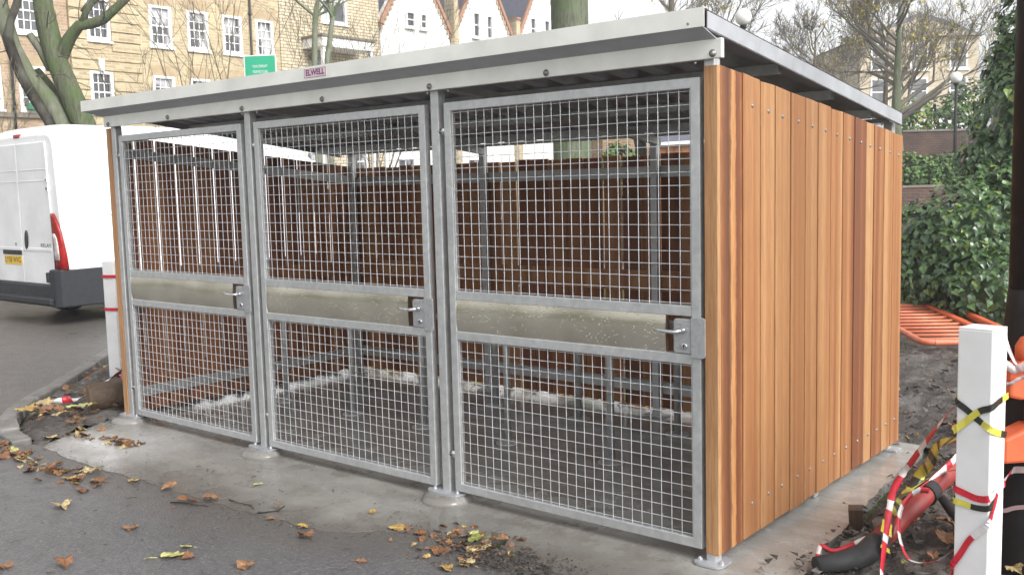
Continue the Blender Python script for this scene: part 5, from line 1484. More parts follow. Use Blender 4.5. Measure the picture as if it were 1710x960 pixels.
# ================================================================== STREET FURNITURE
def globe_lamp(base, zc, rg, label, pole=True):
    t = thing('globe_lamp', base, label, 'street lamp', 'white globe lamps')
    mb = MB(); prof = [(max(0.002, rg*math.cos(R(a))), rg*math.sin(R(a))) for a in range(-80, 91, 17)]
    mb.lathe(prof, (base[0], base[1], zc), 24); mb.build('globe', M['globe'], t)
    mb = MB(); mb.tube([(base[0], base[1], base[2]), (base[0], base[1], zc-rg*0.9)], [0.055, 0.045], 10); mb.lathe([(0.07, 0), (0.09, 0.06), (0.06, 0.09)], (base[0], base[1], zc-rg-0.06), 12); mb.build('pole', M['column'], t)
globe_lamp((-9.43, 19.67, 0.0), 5.90, 0.215, 'white globe lamp just above the front right corner of the shelter roof')
globe_lamp((-6.62, 28.35, 1.0), 4.73, 0.175, 'white globe lamp on a thin pole in front of the dark brick wall')

def lamp_column():
    t = thing('lamp_column', (1.25, 0.80, 0), 'black cast iron lamp column at the right edge with a thick base', 'lamp column')
    c = (1.197, 0.766, 0)
    mb = MB(); mb.lathe([(0.142, -0.05), (0.138, 0.0), (0.136, 0.90), (0.134, 0.94), (0.128, 1.02), (0.116, 1.14), (0.106, 1.25)], c, 28); mb.build('base', M['column'], t)
    mb = MB(); mb.lathe([(0.104, 1.25), (0.100, 3.0), (0.09, 6.0)], c, 24); mb.build('shaft', M['column'], t)
    mb = MB(); mb.lathe([(0.15, 6.0), (0.24, 6.2), (0.24, 6.4), (0.12, 6.6)], c, 20); mb.build('lantern', M['globe'], t)
lamp_column()

def green_sign():
    t = thing('recycling_sign', (-16.3, 10.0, 0), 'green community recycling sign with white lettering behind the roof edge', 'sign')
    a = Vector((-16.65, 9.66, 0)); ud = Vector((0.7736, 0.6337, 0)); n = Vector((0.6337, -0.7736, 0)); wd = 0.68
    z0, z1 = 4.25, 4.80
    mb = MB(); mb.prism([a+Vector((0,0,z0)), a+ud*wd+Vector((0,0,z0+0.01)), a+ud*wd+Vector((0,0,z1+0.01)), a+Vector((0,0,z1))], -n*0.03); p = fix_normals(mb.build('panel', M['sign_green'], t))
    mb = MB()
    for (h0, h1) in ((-0.02, 0.0),): mb.prism([a+ud*-.02+Vector((0,0,z0)), a+Vector((0,0,z0)), a+Vector((0,0,z1)), a+ud*-.02+Vector((0,0,z1))], -n*0.03)
    mb.prism([a+ud*-.02+Vector((0,0,z1)), a+ud*(wd+.02)+Vector((0,0,z1+.01)), a+ud*(wd+.02)+Vector((0,0,z1+.03)), a+ud*-.02+Vector((0,0,z1+.02))], -n*0.03)
    mb.prism([a+ud*wd+Vector((0,0,z0)), a+ud*(wd+.02)+Vector((0,0,z0)), a+ud*(wd+.02)+Vector((0,0,z1)), a+ud*wd+Vector((0,0,z1))], -n*0.03)
    fix_normals(mb.build('frame', M['white_paint'], p))
    for i, (s_, sz, z) in enumerate((('YOUR COMMUNITY', 0.085, 4.575), ('YOUR RECYCLING', 0.085, 4.455))):
        put_text('lettering', s_, sz, M['sign_white'], p, a+ud*wd*0.5+n*0.004+Vector((0,0,z)), ud, (0,0,1), 0.34)
    mb = MB(); mb.tube([a+ud*wd*0.5-n*0.06, a+ud*wd*0.5-n*0.06+Vector((0,0,4.8))], 0.04, 10); mb.build('post', M['galv'], t)
green_sign()

def car(base, ang, colr, label):
    t = thing('parked_car', base, label, 'car'); ORG[t.name] = Vector((0,0,0)); t.rotation_euler = (0, 0, ang)
    side = [(0,.32),(0,.75),(.25,.9),(1.2,1.0),(1.95,1.42),(3.1,1.45),(3.85,1.02),(4.2,.95),(4.25,.5),(4.2,.32)]
    mb = MB(); mb.prism([(x, 0.85, z) for x, z in side], (0, -1.7, 0)); fix_normals(mb.build('body', colr, t, bevel=0.08))
    gl = [(1.38,1.04),(1.98,1.36),(3.05,1.38),(3.65,1.04)]
    for y in (-0.862, 0.842):
        mb = MB(); mb.prism([(x, y, z) for x, z in gl], (0, 0.02, 0)); fix_normals(mb.build('window', M['glass_dark'], t))
    mb = MB(); mb.prism([(1.22,-.7,1.035),(1.22,.7,1.035),(1.92,.62,1.415),(1.92,-.62,1.415)], (-0.02,0,0.02)); fix_normals(mb.build('windscreen', M['glass_dark'], t))
    for x in (0.85, 3.4):
        for y in (-.8, .8):
            mb = MB(); mb.lathe([(.31,-.1),(.31,.1)], (x, y, .31), 20, axis='y'); fix_normals(mb.build('wheel', M['rubber'], t))
    return t
car((-12.6, 38.6, 3.1), R(38), M['van_white'], 'white car parked on the terrace above the dark brick wall')

# ---- white posts, tapes, barriers ---------------------------------
def square_post(c, half, ztop, ang, label, zb=-0.1):
    t = thing('white_post', (c[0], c[1], 0), label, 'post', 'white square posts'); ORG[t.name] = Vector((0,0,0)); t.rotation_euler = (0,0,ang)
    mb = MB(); mb.box(-half, half, -half, half, zb, ztop); mb.build('shaft', M['post_white'], t, bevel=0.005)
    mb = MB(); mb.box(-half*.98, half*.98, -half*.98, half*.98, ztop, ztop+0.004); mb.build('end_grain', M['post_white'], t)
    return t
WP = (1.112, 0.268); WH = 0.068
# its wide face is turned towards the viewer and slightly to the left
ANG = math.atan2(0.6337, 0.7736) + R(-49)
square_post(WP, WH, 1.135, ANG, 'white square post wrapped in hazard tape at the right foreground')
square_post((-6.93, 0.98), 0.068, 1.12, R(18), 'white square post behind the left end of the shelter by the van')

def ribbon(name, label, pts, width, mats, stripe, mi_seq, normal_hint=None, twist=0.0, seed=0, cat='barrier tape', group=None, sub=6, flat=None):
    """striped tape along a polyline; colour changes every `stripe` metres"""
    P = [Vector(p) for p in pts]
    # catmull-rom resample
    Q = []
    for i in range(len(P)-1):
        p0, p1, p2, p3 = P[max(0, i-1)], P[i], P[i+1], P[min(len(P)-1, i+2)]
        for k in range(sub):
            t = k/sub
            Q.append(0.5*((2*p1) + (p2-p0)*t + (2*p0-5*p1+4*p2-p3)*t*t + (3*p1-p0-3*p2+p3)*t**3))
    Q.append(P[-1])
    r = random.Random(seed); mb = MB(); acc = 0; ph = r.uniform(0, 6)
    rows = []
    for i, q in enumerate(Q):
        d = (Q[min(i+1, len(Q)-1)]-Q[max(i-1, 0)]).normalized()
        if flat is not None:
            b = Vector(flat); b = (b - d*b.dot(d)).normalized()
        else:
            side = d.cross(Vector(CAM)-q).normalized(); dep = side.cross(d)
            a = ph + twist*acc
            b = side*math.cos(a) + dep*math.sin(a)
        w_ = width*(1 if flat is not None else r.uniform(0.85, 1.1))
        rows.append((q-b*w_/2, q+b*w_/2, acc))
        if i < len(Q)-1: acc += (Q[i+1]-q).length
    for a_, b_, c_ in rows: mb.v += [tuple(a_), tuple(b_)]
    for i in range(len(rows)-1):
        k = int((rows[i][2])/stripe)
        mb.f.append([2*i, 2*i+1, 2*i+3, 2*i+2]); mb.mi.append(mi_seq[k % len(mi_seq)]); mb.sm.append(flat is None)
    o = mb.build(name, [M[x] for x in mats], loc=tuple(P[0]))
    so = o.modifiers.new('s', 'SOLIDIFY'); so.thickness = 0.0008; so.offset = 0
    return tag(o, label, cat, group)
RW = ['tape_red', 'tape_white']; YB = ['tape_yellow', 'tape_black']
ribbon('hazard_tape', 'red and white tape sagging from the right foreground post to the ground', [(1.035,0.265,0.835),(0.94,0.37,0.72),(0.84,0.48,0.585),(0.76,0.56,0.47),(0.71,0.61,0.40),(0.69,0.53,0.335),(0.70,0.45,0.29),(0.745,0.27,0.235),(0.80,0.05,0.13),(0.82,0.0,0.08)], 0.030, RW, 0.075, [0, 0, 1], twist=2.2, seed=3)
ribbon('hazard_tape', 'black and yellow tape running down from the post along the red pipe', [(1.03,0.26,0.76),(0.98,0.50,0.62),(0.80,0.83,0.49),(0.70,1.02,0.33),(0.62,1.17,0.24),(0.60,1.05,0.17),(0.63,0.80,0.17),(0.66,0.55,0.19),(0.71,0.36,0.10)], 0.055, YB, 0.09, [0, 1], twist=1.2, seed=4)
ribbon('hazard_tape', 'second strand of yellow and black tape lying on the red pipe', [(0.86,1.15,0.30),(0.74,1.30,0.24),(0.64,1.25,0.20),(0.60,0.98,0.18),(0.60,0.75,0.17)], 0.06, YB, 0.12, [0, 0, 1], twist=0.8, seed=8)
ribbon('hazard_tape', 'red and white tape trailing over the mud by the slab to the black pipe end', [(0.46,0.20,0.035),(0.43,0.30,0.05),(0.42,0.36,0.06),(0.47,0.37,0.045),(0.52,0.42,0.06),(0.60,0.48,0.11),(0.64,0.56,0.14)], 0.020, RW, 0.08, [0,1,0], twist=1.0, seed=31)
ribbon('hazard_tape', 'red and white tape loop drooping between the pipe and the foot of the post', [(0.72,0.95,0.22),(0.70,0.80,0.25),(0.68,0.66,0.20),(0.72,0.52,0.12),(0.80,0.42,0.06),(0.92,0.36,0.10),(1.02,0.29,0.20)], 0.026, RW, 0.085, [0,1], twist=1.6, seed=33)
ribbon('hazard_tape', 'pale red and white tape strand hanging from the pipe coupling behind the post', [(0.70,1.55,0.26),(0.69,1.35,0.235),(0.66,1.15,0.20),(0.64,0.95,0.175),(0.70,0.80,0.10)], 0.035, RW, 0.10, [1,0,1], twist=1.2, seed=32)
def post_pt(a, z, off=0.004):     # a runs round the post: 0..1 front face left to right, 1..2 right face
    fx = Vector((math.cos(ANG), math.sin(ANG), 0)); fy = Vector((-math.sin(ANG), math.cos(ANG), 0)); h = WH + off
    if a < 0: p = -fx*h - fy*h + fy*(-a)*2*h
    elif a <= 1: p = -fx*h + fx*2*h*a - fy*h
    else: p = fx*h - fy*h + fy*(a-1)*2*h
    return (WP[0]+p.x, WP[1]+p.y, z)
def wrap(label, zs, mats, stripe, seq, width, off, seed):
    ribbon('hazard_tape', label, [post_pt(a, z, off) for a, z in zs], width, mats, stripe, seq, flat=(0.0, 0.0, 1), seed=seed, sub=4)
wrap('black and yellow tape crossing down over the front of the foreground post', [(-0.6,0.86),(0.0,0.845),(0.33,0.81),(0.66,0.775),(1.0,0.745),(1.5,0.72),(2.0,0.70)], YB, 0.07, [0,1,1,0], 0.026, 0.004, 2)
wrap('black and yellow tape crossing up over the front of the foreground post', [(-0.6,0.69),(0.0,0.715),(0.33,0.765),(0.66,0.812),(1.0,0.835),(1.5,0.85),(2.0,0.86)], YB, 0.075, [1,0,0,1], 0.026, 0.006, 6)
wrap('red and white tape wrapped around the foreground post below the crossing', [(-0.6,0.50),(0.0,0.485),(0.33,0.468),(0.66,0.458),(1.0,0.468),(1.5,0.488),(2.0,0.50)], RW, 0.12, [0,0,1], 0.028, 0.004, 7)
wrap('narrow yellow and black band round the foreground post under the red and white wrap', [(-0.6,0.432),(0.0,0.432),(0.33,0.425),(0.66,0.420),(1.0,0.430),(1.3,0.45)], YB, 0.08, [1,0,1], 0.024, 0.005, 9)
wrap('red and white tape tail slanting down across the foreground post', [(1.45,0.475),(1.25,0.42),(1.0,0.372),(0.75,0.325),(0.5,0.285),(0.25,0.215),(0.0,0.145),(-0.2,0.10)], RW, 0.11, [0,1,0], 0.024, 0.007, 10)
ribbon('hazard_tape', 'red and white tape stretched from the foreground post across the black column', [(1.17,0.29,0.492),(1.165,0.45,0.475),(1.16,0.60,0.477),(1.20,0.60,0.49),(1.30,0.58,0.50)], 0.028, RW, 0.10, [0,1], twist=0.3, seed=12, flat=(0.3,0,1))
ribbon('hazard_tape', 'faded pinkish tape scrap low on the black column', [(1.09,0.63,0.30),(1.13,0.61,0.295),(1.18,0.60,0.32),(1.28,0.58,0.35)], 0.018, ['tape_pink', 'tape_red'], 0.3, [0], flat=(0.3,0,1), seed=13)
ribbon('hazard_tape', 'pale twisted tape loop tied over the orange barrier end', [(1.13,0.52,1.075),(1.145,0.50,1.045),(1.165,0.50,1.0),(1.18,0.51,0.965),(1.20,0.52,0.945),(1.24,0.53,0.935)], 0.030, ['tape_pink', 'tape_white'], 0.05, [1,0], twist=5, seed=14)
ribbon('hazard_tape', 'pale pink tape strand knotted around the orange barrier body', [(1.11,0.46,0.985),(1.15,0.49,0.955),(1.18,0.50,0.935),(1.21,0.50,0.95),(1.25,0.51,0.965)], 0.034, ['tape_pink', 'tape_white'], 0.05, [0,1,0], twist=4, seed=15)
ribbon('hazard_tape', 'pale tape strand hanging lower round the orange barrier body', [(1.12,0.48,0.92),(1.135,0.48,0.885),(1.165,0.49,0.875),(1.20,0.49,0.90),(1.25,0.50,0.925)], 0.022, ['tape_pink', 'tape_white'], 0.06, [0,1], twist=1, seed=16)
ribbon('hazard_tape', 'yellow and black tape strand hanging in front of the black column', [(1.25,0.60,0.78),(1.22,0.60,0.72),(1.17,0.61,0.65),(1.14,0.62,0.60)], 0.018, YB, 0.05, [1,1,0], flat=(0.5,0.3,0.5), seed=17)
ribbon('hazard_tape', 'crumpled red and white tape lying along the left planting bed', [(-5.95,-0.36,0.05),(-5.88,-0.22,0.07),(-5.8,-0.1,0.09),(-5.9,0.02,0.06),(-5.85,0.14,0.10),(-5.98,0.26,0.10),(-6.05,0.38,0.14),(-6.02,0.50,0.20)], 0.055, RW, 0.12, [1,1,0], twist=7, seed=18)
ribbon('hazard_tape', 'crumpled red tape bunched behind the log at the left', [(-6.25,0.62,0.10),(-6.2,0.72,0.16),(-6.3,0.80,0.08),(-6.15,0.85,0.17),(-6.3,0.95,0.10)], 0.07, RW, 0.10, [0,1,0], twist=9, seed=19)
def ring_tape(z, seed, label):
    c, h = Vector((-6.93, 0.98, z)), 0.073; a = R(18)
    pts = []
    for k in range(5):
        q = a + R(45 + 90*k) + R(180); pts.append((c.x+math.cos(q)*h*1.414, c.y+math.sin(q)*h*1.414, z))
    ribbon('hazard_tape', label, pts, 0.03, RW, 0.5, [0], flat=(0,0,1), seed=seed, sub=2)
ring_tape(0.98, 21, 'upper red tape band round the white post by the van'); ring_tape(0.66, 22, 'lower red tape band round the white post by the van')

def orange_barrier_lying():
    o_ = Vector((-0.86, 6.12, 0.10)); u = Vector((-0.59, 0.807, 0)); w_ = Vector((0.807, 0.59, 0)); z = Vector((0, 0, 0.03))
    t = thing('plastic_barrier', (-1.2, 6.9, 0.05), 'orange plastic pedestrian barrier lying flat in front of the ivy', 'barrier')
    Lb, Wb = 2.05, 0.98
    P = lambda a, b, h=0: o_ + u*a + w_*b + Vector((0, 0, h + 0.05*a))
    rr = 0.12; pts = []
    for (ca, cb, t0) in ((rr, rr, 180), (Lb-rr, rr, 270), (Lb-rr, Wb-rr, 0), (rr, Wb-rr, 90)):
        for k in range(5):
            a = R(t0+90*k/4); pts.append(P(ca+rr*math.cos(a), cb+rr*math.sin(a)))
    pts.append(pts[0])
    mb = MB(); mb.tube(pts, 0.033, 8, cap=False); mb.build('frame', M['orange_pale'], t)
    for i in range(10):
        a = 0.16 + i*0.19
        mb = MB(); mb.tube([P(a, 0.03), P(a, Wb-0.25)], 0.017, 8); mb.build('bar', M['orange_pale'], t)
    mb = MB(); mb.bar(P(0.02, Wb-0.22, 0.02), P(Lb-0.02, Wb-0.22, 0.02), 0.08, 0.04); mb.bar(P(0.02, Wb-0.02, 0.03), P(Lb-0.02, Wb-0.02, 0.03), 0.07, 0.06); mb.build('top_rail', M['orange'], t, bevel=0.015)
orange_barrier_lying()
def orange_barrier_end():
    t = thing('plastic_barrier', (1.2, 0.56, 0), 'orange plastic barrier end strapped to the black column at the right edge', 'barrier')
    v = Vector((0.77, 0.63, 0)); n = Vector((0.63, -0.77, 0)); c = Vector((1.17, 0.56, 0))
    B = lambda a, b, z: c + v*a + n*b + Vector((0, 0, z))
    mb = MB(); mb.prism([B(-0.045, 0.05, 0.815), B(0.02, 0.05, 0.80), B(0.025, 0.05, 0.83), B(0.30, 0.05, 0.83), B(0.30, 0.05, 0.98), B(0.02, 0.05, 0.975), B(-0.045, 0.05, 0.93)], -n*0.10); fix_normals(mb.build('upper_bracket', M['orange'], t, bevel=0.014))
    mb = MB(); mb.tube([B(0.065, 0, 0.97), B(0.065, 0, 1.02), B(0.067, 0, 1.055), B(0.07, 0, 1.075)], [0.062, 0.062, 0.045, 0.01], 16); mb.build('knob', M['orange'], t)
    mb = MB(); mb.tube([B(0.085, 0, 0.60), B(0.08, 0, 0.84)], 0.035, 12); mb.build('stem', M['orange'], t)
    mb = MB(); mb.prism([B(-0.07, 0.06, 0.535), B(0.30, 0.06, 0.55), B(0.30, 0.06, 0.70), B(0.045, 0.06, 0.695), B(-0.07, 0.06, 0.64)], -n*0.12); fix_normals(mb.build('lower_bracket', M['orange'], t, bevel=0.014))
    mb = MB(); mb.prism([B(0.16, 0.07, 0.12), B(0.34, 0.07, 0.12), B(0.34, 0.07, 0.31), B(0.20, 0.07, 0.30)], -n*0.12); fix_normals(mb.build('foot', M['pipe_red'], t, bevel=0.014))
    mb = MB(); mb.tube([B(0.26, 0, 0.0), B(0.26, 0, 0.98)], 0.035, 10); mb.build('upright', M['orange'], t)
orange_barrier_end()

def red_pipe():
    t = thing('red_pipe', (0.62, 1.0, 0.05), 'dark red plastic pipe with black couplings lying on the mud beside the slab', 'pipe')
    a, b = Vector((0.63, 0.36, 0.075)), Vector((0.70, 2.05, 0.24))
    mb = MB(); mb.tube([a, b], 0.047, 20); p = mb.build('tube', M['pipe_red'], t)
    d = (b-a).normalized()
    for s_, L, r_ in ((0.46, 0.085, 0.058), (0.72, 0.04, 0.054)):
        q = a.lerp(b, s_); mb = MB(); mb.tube([q-d*L/2, q-d*L/2+d*0.005, q, q+d*L/2-d*0.005, q+d*L/2], [r_-.004, r_, r_-.004, r_, r_-.004], 20); mb.build('coupling', M['rubber'], t)
    q = a.lerp(b, 0.46)
    mb = MB(); mb.tube([q+Vector((0.07, -0.02, -0.01)), q+Vector((0.13, -0.05, -0.05)), q+Vector((0.21, -0.10, -0.09))], [0.02, 0.032, 0.038], 12); mb.build('clip', M['rubber'], t)
    e = a - d*0.02
    mb = MB(); mb.tube([a+d*0.10, e, e+Vector((-0.03, -0.05, -0.012)), e+Vector((-0.08, -0.11, -0.022)), e+Vector((-0.15, -0.19, -0.03))], [0.053, 0.052, 0.049, 0.045, 0.042], 18); mb.build('black_end', M['rubber'], t)
red_pipe()
mb = MB(); mb.box(-0.035, 0.035, -0.035, 0.035, -0.05, 0.085); o = mb.build('wooden_stake', M['stake'], loc=None, bevel=0.006); o.location = (0.40, 0.86, 0.02); o.rotation_euler = (R(4), R(-3), R(20))
tag(o, 'short brown wooden stake at the edge of the concrete slab', 'stake')
def log():
    t = thing('log', (-5.66, 0.14, 0.1), 'short sawn brown log lying on the bed beside the left corner of the shelter', 'log')
    a, b = Vector((-5.60, -0.02, 0.11)), Vector((-5.35, 0.75, 0.12)); d = (b-a).normalized()
    mb = MB(); mb.tube([a, a.lerp(b, .3), a.lerp(b, .7), b], [0.118, 0.122, 0.115, 0.11], 16, cap=False)
    for i, v in enumerate(mb.v):
        q = noise.noise(Vector(v)*9)*0.014; mb.v[i] = (v[0]+q, v[1], v[2]+q)
    mb.build('bark', M['logbark'], t)
    mb = MB(); mb.tube([a-d*0.004, a+d*0.01], 0.115, 16); mb.build('sawn_end', M['logend'], t)
log()

# ---- fallen leaves -------------------------------------------------
def fallen(x, y, size, mat, kind, label, seed, curl=0.35, z=None):
    r = random.Random(seed); mb = MB(); a = r.uniform(0, 2*PI)
    add_leaf(mb, (x, y, 0), (r.uniform(-.18, .18), r.uniform(-.18, .18), 1), (math.cos(a), math.sin(a), 0), size*0.9, kind, 0, curl*0.45, r)
    lo = min(v[2] for v in mb.v); zz = (0.006 if z is None else z)
    mb.v = [(v[0], v[1], v[2]-lo+zz) for v in mb.v]
    c = Vector((x, y, zz)); st = Vector((math.cos(a), math.sin(a), 0))
    mb.tube([c - st*size*0.38, c - st*size*0.62 + Vector((0,0,.004)), c - st*size*0.8], size*0.012+0.0006, 4)
    o = mb.build('fallen_leaf', M[mat], loc=(x, y, 0))
    so = o.modifiers.new('s', 'SOLIDIFY'); so.thickness = 0.0012
    tag(o, label, 'leaf', 'fallen leaves on the ground')
LEAVES = [(-2.115,-1.422,.155,'lf_lime','oval','large flat pale lime leaf on the foreground tarmac',.05),(-2.16,-1.305,.07,'lf_lime','oval','small lime leaf just behind the large flat lime leaf',.1),
 (-2.03,-1.38,.075,'lf_brown','maple','crumpled brown leaf touching the large lime leaf',.7),(-3.309,-1.374,.12,'lf_cream','maple','curled cream leaf alone on the left foreground tarmac',.8),
 (-2.416,-1.797,.10,'lf_brown','maple','dark curled leaf at the bottom edge left of the large lime leaf',.9),(-2.659,-1.323,.09,'lf_orange','maple','pale orange leaf on tarmac left of centre foreground',.5),
 (-3.09,-0.819,.11,'lf_orange','oval','orange leaf at the slab edge in front of the left door',.4),(-2.764,-0.929,.14,'lf_brown','oval','long brown leaf in the cluster at the slab edge',.5),(-2.692,-0.813,.10,'lf_orange','maple','reddish leaf at the right end of the slab edge cluster',.5),
 (-3.825,-0.921,.14,'lf_cream','maple','tan curled leaf on the slab edge near the left litter',.6),(-3.531,-1.139,.12,'lf_brown','oval','reddish brown leaf on tarmac below the left litter',.3),(-3.441,-0.858,.10,'lf_yellow','oval','small yellow leaf on the slab edge in front of the left door',.3),
 (-1.489,-0.506,.105,'lf_yellow','maple','yellow brown leaf with pale stalk in front of the middle post',.5),(-1.911,-0.782,.075,'lf_yellow','oval','small golden leaf on tarmac in front of the middle door',.2),(-2.717,-0.475,.07,'lf_lime','oval','tiny lime leaf on the concrete in front of the first post',.2),
 (-1.777,-0.411,.065,'lf_yellow','oval','tiny yellow leaf on the concrete in front of the middle door',.3),(-1.095,-0.597,.13,'lf_brown','oval','long brown leaf in the litter in front of the right door',.4),(-0.946,-0.481,.15,'lf_cream','oval','large mottled cream leaf in front of the right door',.15),
 (-1.03,-0.40,.11,'lf_green','oval','green leaf beside the hole in the concrete edge',.3),(-0.916,-0.746,.10,'lf_yellow','oval','yellow leaf curled over at the bottom edge in front of the right door',.7),(-0.865,-0.66,.09,'lf_cream','maple','dry folded cream leaf at the bottom edge beside the curled yellow one',.9),
 (-1.308,-0.919,.07,'lf_orange','oval','small orange leaf near the bottom edge in the middle',.3),(-1.344,-0.49,.07,'lf_brown','maple','small brown leaf right of the stalked yellow leaf',.5),(-0.93,-0.33,.085,'lf_orange','maple','orange curled leaf at the rim of the hole',.7),
 (-1.10,-0.345,.06,'lf_lime','maple','small lime leaf left of the green leaf by the hole',.3),(-1.08,-0.31,.05,'lf_orange','oval','tiny red orange leaf at the back of the litter in front of the right door',.3),
 (-5.755,-0.457,.20,'lf_yellow','maple','bright yellow leaf at the kerb on the left planting bed',.3),(-5.66,-0.36,.17,'lf_orange','maple','orange leaf right beside the bright yellow kerb leaf',.4),(-5.45,-0.16,.24,'lf_lime','maple','large pale lime leaf on the bed in front of the log',.2),(-5.85,-0.28,.19,'lf_cream','maple','cream leaf on the bed behind the yellow kerb leaf',.3),
 (-4.93,-0.66,.14,'lf_cream','oval','cream leaf on the white concrete at the left end of the slab',.3),(-1.703,-1.284,.10,'lf_orange','maple','brown orange leaf at the bottom edge left of centre',.8),(-2.255,-0.673,.08,'lf_brown','oval','curled brown leaf on the twig in front of the middle door',.9),
 (-2.657,-1.97,.09,'lf_orange','maple','red brown leaf at the bottom left corner',.6),(-1.776,-0.871,.10,'lf_brown','maple','crumpled brown leaf on tarmac below the golden leaf',.8),(-2.15,-0.80,.06,'lf_orange','oval','small round orange leaf on tarmac near the slab',.3),
 (-3.62,-1.0,.11,'lf_brown','maple','brown curled leaf at the right end of the left litter',.5)]
for i, (x, y, s_, mt, kd, lab, cu) in enumerate(LEAVES):
    on_bed = x < -5.3
    fallen(x, y, s_, mt, kd, lab, 100+i, cu, 0.075 if on_bed else (-0.001 if y < -0.84 or (x > -1.75 and y < -0.45) else 0.006))
def litter():
    r = random.Random(77); mb = MB(); mats = ['lf_brown', 'lf_orange', 'lf_cream', 'lf_dark', 'lf_yellow', 'lf_lime']
    def put(x, y, z, s_, wts): 
        add_leaf(mb, (x, y, z), (r.uniform(-.5, .5), r.uniform(-.5, .5), 1), (r.uniform(-1, 1), r.uniform(-1, 1), 0), s_, r.choice(('maple', 'oval')), r.choices(range(6), wts)[0], r.uniform(0.1, 0.4), r)
    for i in range(75):
        f = r.random(); x = -5.2 + f*1.55 + r.gauss(0, .10); y = -1.02 - 0.05*f + r.gauss(0, .075)
        put(x, y, 0.006, r.uniform(.04, .10), (6, 3, 3, 3, 1.2, .6))
    for i in range(420):
        x, y = r.uniform(-8.4, -5.05), r.uniform(-.75, 2.2)
        if bed_in(x, y) < 0.5: continue
        put(x, y, r.uniform(0.03, 0.075), r.uniform(.04, .10), (6, 3, 3, 7, .8, .4))
    for i in range(90):
        put(r.gauss(-1.0, .16), r.gauss(-.46, .12), 0.004, r.uniform(.02, .06), (5, 3, 1, 6, 1, .5))
    for i in range(34):
        put(-4.9 + r.uniform(-.1, .5)*1.4, -.33 + r.gauss(0, .06) - .1, 0.008, r.uniform(.04, .09), (5, 4, 2, 2, 1, 0))
    for i in range(150):      # outside, along the rear and left edges of the slab
        put(r.uniform(-5.1, .1), r.uniform(2.50, 2.75), 0.012, r.uniform(.05, .11), (5, 3, 3, 2, 3, 1))
    for i in range(60):
        put(r.uniform(-5.2, -5.1), r.uniform(.1, 2.5), 0.012, r.uniform(.05, .10), (5, 3, 3, 2, 1, 0))
    for i in range(130):      # mud at right
        put(r.uniform(.5, 1.6), r.uniform(.0, 3.2), r.uniform(.03, .06), r.uniform(.03, .08), (4, 2, 2, 6, .6, .3))
    for i in range(30): put(r.gauss(.95, .10), r.gauss(.95, .12), r.uniform(.05, .09), r.uniform(.05, .10), (4, 2, 5, 3, 1, 0))
    for i in range(18): put(r.gauss(.45, .12), r.gauss(3.1, .15), r.uniform(.04, .08), r.uniform(.08, .14), (3, 5, 3, 1, 2, 0))
    for i in range(120): put(r.uniform(-4.5, 1.5), r.uniform(2.8, 7.5), r.uniform(.04, .08), r.uniform(.06, .12), (4, 4, 2, 2, 2, 1))
    o = mb.build('leaf_litter', [M[x] for x in mats]); tag(o, 'drifts of brown and yellow fallen leaves along the slab edge and beds', 'leaf litter', kind='stuff')
    # crumbs of earth, grit and twigs
    mb = MB()
    def crumb(x, y, z, s_, mi):
        d = Vector((x, y, z)); k = [d + Vector((r.uniform(-1, 1), r.uniform(-1, 1), r.uniform(0, 1)))*s_ for _ in range(5)]
        mb.add(k, [(0, 1, 2), (0, 2, 3), (0, 3, 4), (0, 4, 1), (1, 3, 2), (1, 4, 3)], mi)
    for i in range(1100):
        x = r.uniform(-4.9, .5); e = -0.82 if x < -1.75 else -0.46
        y = r.gauss(e-0.02, .06) if r.random() < .6 else r.uniform(-2.4, -.1)
        crumb(x, y, -0.004 if y < e else 0.004, r.uniform(.002, .009), r.choice((0, 0, 0, 1)))
    for i in range(900): crumb(r.gauss(-.72, .22), r.gauss(-.52, .08), 0.002, r.uniform(.004, .016), 0)
    for i in range(700): crumb(r.gauss(.50, .09), r.uniform(-.4, 2.6), 0.01, r.uniform(.006, .03), r.choice((0, 0, 1)))
    for i in range(60):
        x, y = r.uniform(-3.6, .3), r.uniform(-2.2, -.2); a = r.uniform(0, 6.3); L = r.uniform(.02, .07)
        mb.tube([(x, y, .004), (x+math.cos(a)*L*.5, y+math.sin(a)*L*.5, .008), (x+math.cos(a+.3)*L, y+math.sin(a+.3)*L, .004)], .0018, 4, 0)
    for i in range(420): crumb(r.uniform(.42, 1.5), r.uniform(-.3, 3.2), r.uniform(.0, .03), r.uniform(.012, .045), r.choice((0, 0, 0, 1)))
    for i in range(500): crumb(r.uniform(-.4, 1.6), r.uniform(2.7, 7.0), r.uniform(.0, .03), r.uniform(.012, .05), 0)
    o = mb.build('dirt_crumbs', [M['mud'], M['stone']]); tag(o, 'scattered earth crumbs, grit and bits of twig on tarmac and concrete', 'dirt', kind='stuff')
litter()
def spill(x, y, rx, ry, seed):
    r = random.Random(seed); mb = MB(); n = 14; rings = []
    for q, h in ((1.0, -0.01), (0.9, 0.022), (0.55, 0.036), (0.02, 0.040)):
        for k in range(n):
            a = 2*PI*k/n; w_ = 1 + 0.35*noise.noise(Vector((math.cos(a)*1.5, math.sin(a)*1.5, seed)))
            mb.v.append((x+math.cos(a)*rx*q*w_, y+math.sin(a)*ry*q*w_, h + r.uniform(-.004, .006)))
    for j in range(3):
        for k in range(n): mb.f.append([j*n+k, j*n+(k+1) % n, (j+1)*n+(k+1) % n, (j+1)*n+k]); mb.mi.append(0); mb.sm.append(False)
    tag(mb.build('mortar_spill', M['kerb']), kind='structure')
for k, (x, y, rx, ry) in enumerate(((0.50, 0.56, .06, .12), (0.52, 0.98, .07, .16), (0.46, 0.24, .05, .08), (0.47, 1.30, .05, .12), (0.55, 0.74, .04, .05))): spill(x, y, rx, ry, k)
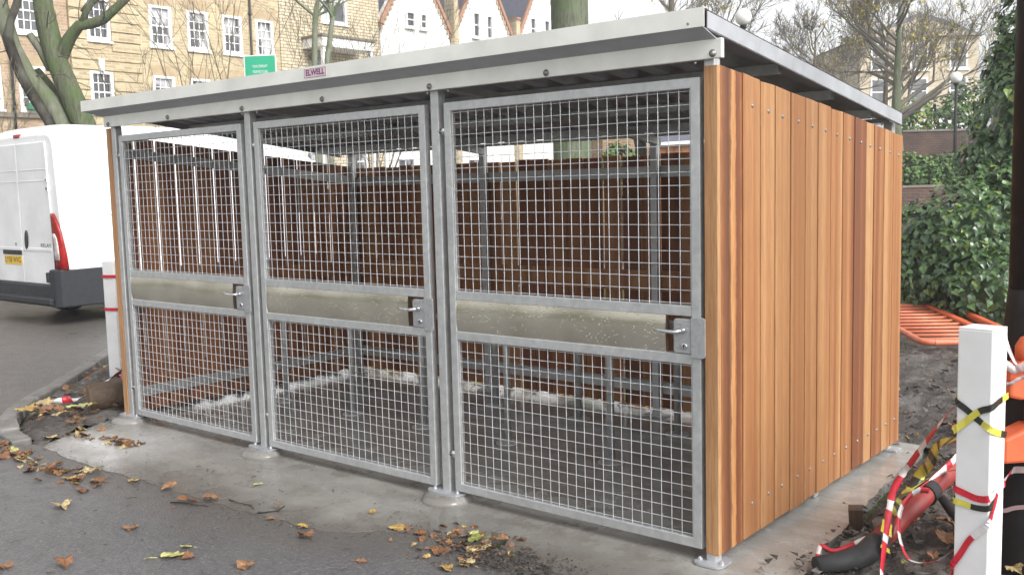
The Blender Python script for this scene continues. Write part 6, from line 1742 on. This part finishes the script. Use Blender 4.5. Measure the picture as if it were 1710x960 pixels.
def twig(pts, label, rad=0.003):
    mb = MB(); mb.tube(pts, [rad*1.3, rad, rad, rad*.7][:len(pts)], 5); o = mb.build('twig', M['darkbark'], loc=pts[0]); tag(o, label, 'twig')
twig([(-2.87,-0.96,.002),(-2.78,-0.94,.012),(-2.70,-0.91,.006),(-2.62,-.88,.006)], 'dark twig beside the brown leaves at the slab edge')
twig([(-2.62,-0.74,.006),(-2.52,-0.755,.012),(-2.42,-0.735,.008),(-2.36,-.76,.005)], 'thin pale twig on the slab edge left of the middle door')
twig([(-2.29,-0.79,.004),(-2.24,-0.75,.01),(-2.21,-0.71,.012),(-2.20,-.67,.03)], 'dark twig leading to a curled leaf in front of the middle door', .004)
twig([(-0.96,-0.62,.006),(-0.87,-0.60,.012),(-0.77,-0.585,.008),(-0.68,-.60,.005)], 'dark twig in the litter at the bottom in front of the right door')
# low greenery on the bank behind the barrier
def ground_cover():
    r = random.Random(88); mb = MB()
    for i in range(2600):
        x, y = r.uniform(-5, 2.2), r.uniform(2.9, 9.5)
        dn = noise.noise(Vector((x*.9, y*.9, 3)))
        if dn < 0.12 - 0.05*(y-5): continue
        b = Vector((x, y, gh(x, y)-.02)); h = r.uniform(.05, .16); d = Vector((r.uniform(-.5, .5), r.uniform(-.5, .5), 1))*h
        sd_ = Vector((r.uniform(-1, 1), r.uniform(-1, 1), 0)).normalized()*.006
        mb.add([b-sd_, b+sd_, b+d*.6+sd_*.6, b+d], [(0, 1, 2, 3)], r.choice((0, 1)))
    o = mb.build('grass_tufts', [M['hedge_a'], M['hedge_b']]); tag(o, 'tufts of grass and weeds on the muddy ground behind the shelter', 'grass', kind='stuff')
ground_cover()

# ------------------------------------------------------------------ added haze volume, stands in for veiling glare
def haze():
    mb = MB(); mb.box(-480, 480, -380, 680, -1.1, 19.0)
    o = mb.build('haze', [])
    m_ = bpy.data.materials.new('glare_haze'); m_.use_nodes = True; n = m_.node_tree; n.nodes.clear()
    o_ = n.nodes.new('ShaderNodeOutputMaterial'); v = n.nodes.new('ShaderNodeVolumePrincipled')
    v.inputs['Color'].default_value = (0.98, 0.98, 0.98, 1); v.inputs['Density'].default_value = 0.0022; v.inputs['Anisotropy'].default_value = 0.3
    n.links.new(v.outputs[0], o_.inputs['Volume']); o.data.materials.append(m_)
    tag(o, kind='stuff')
haze()
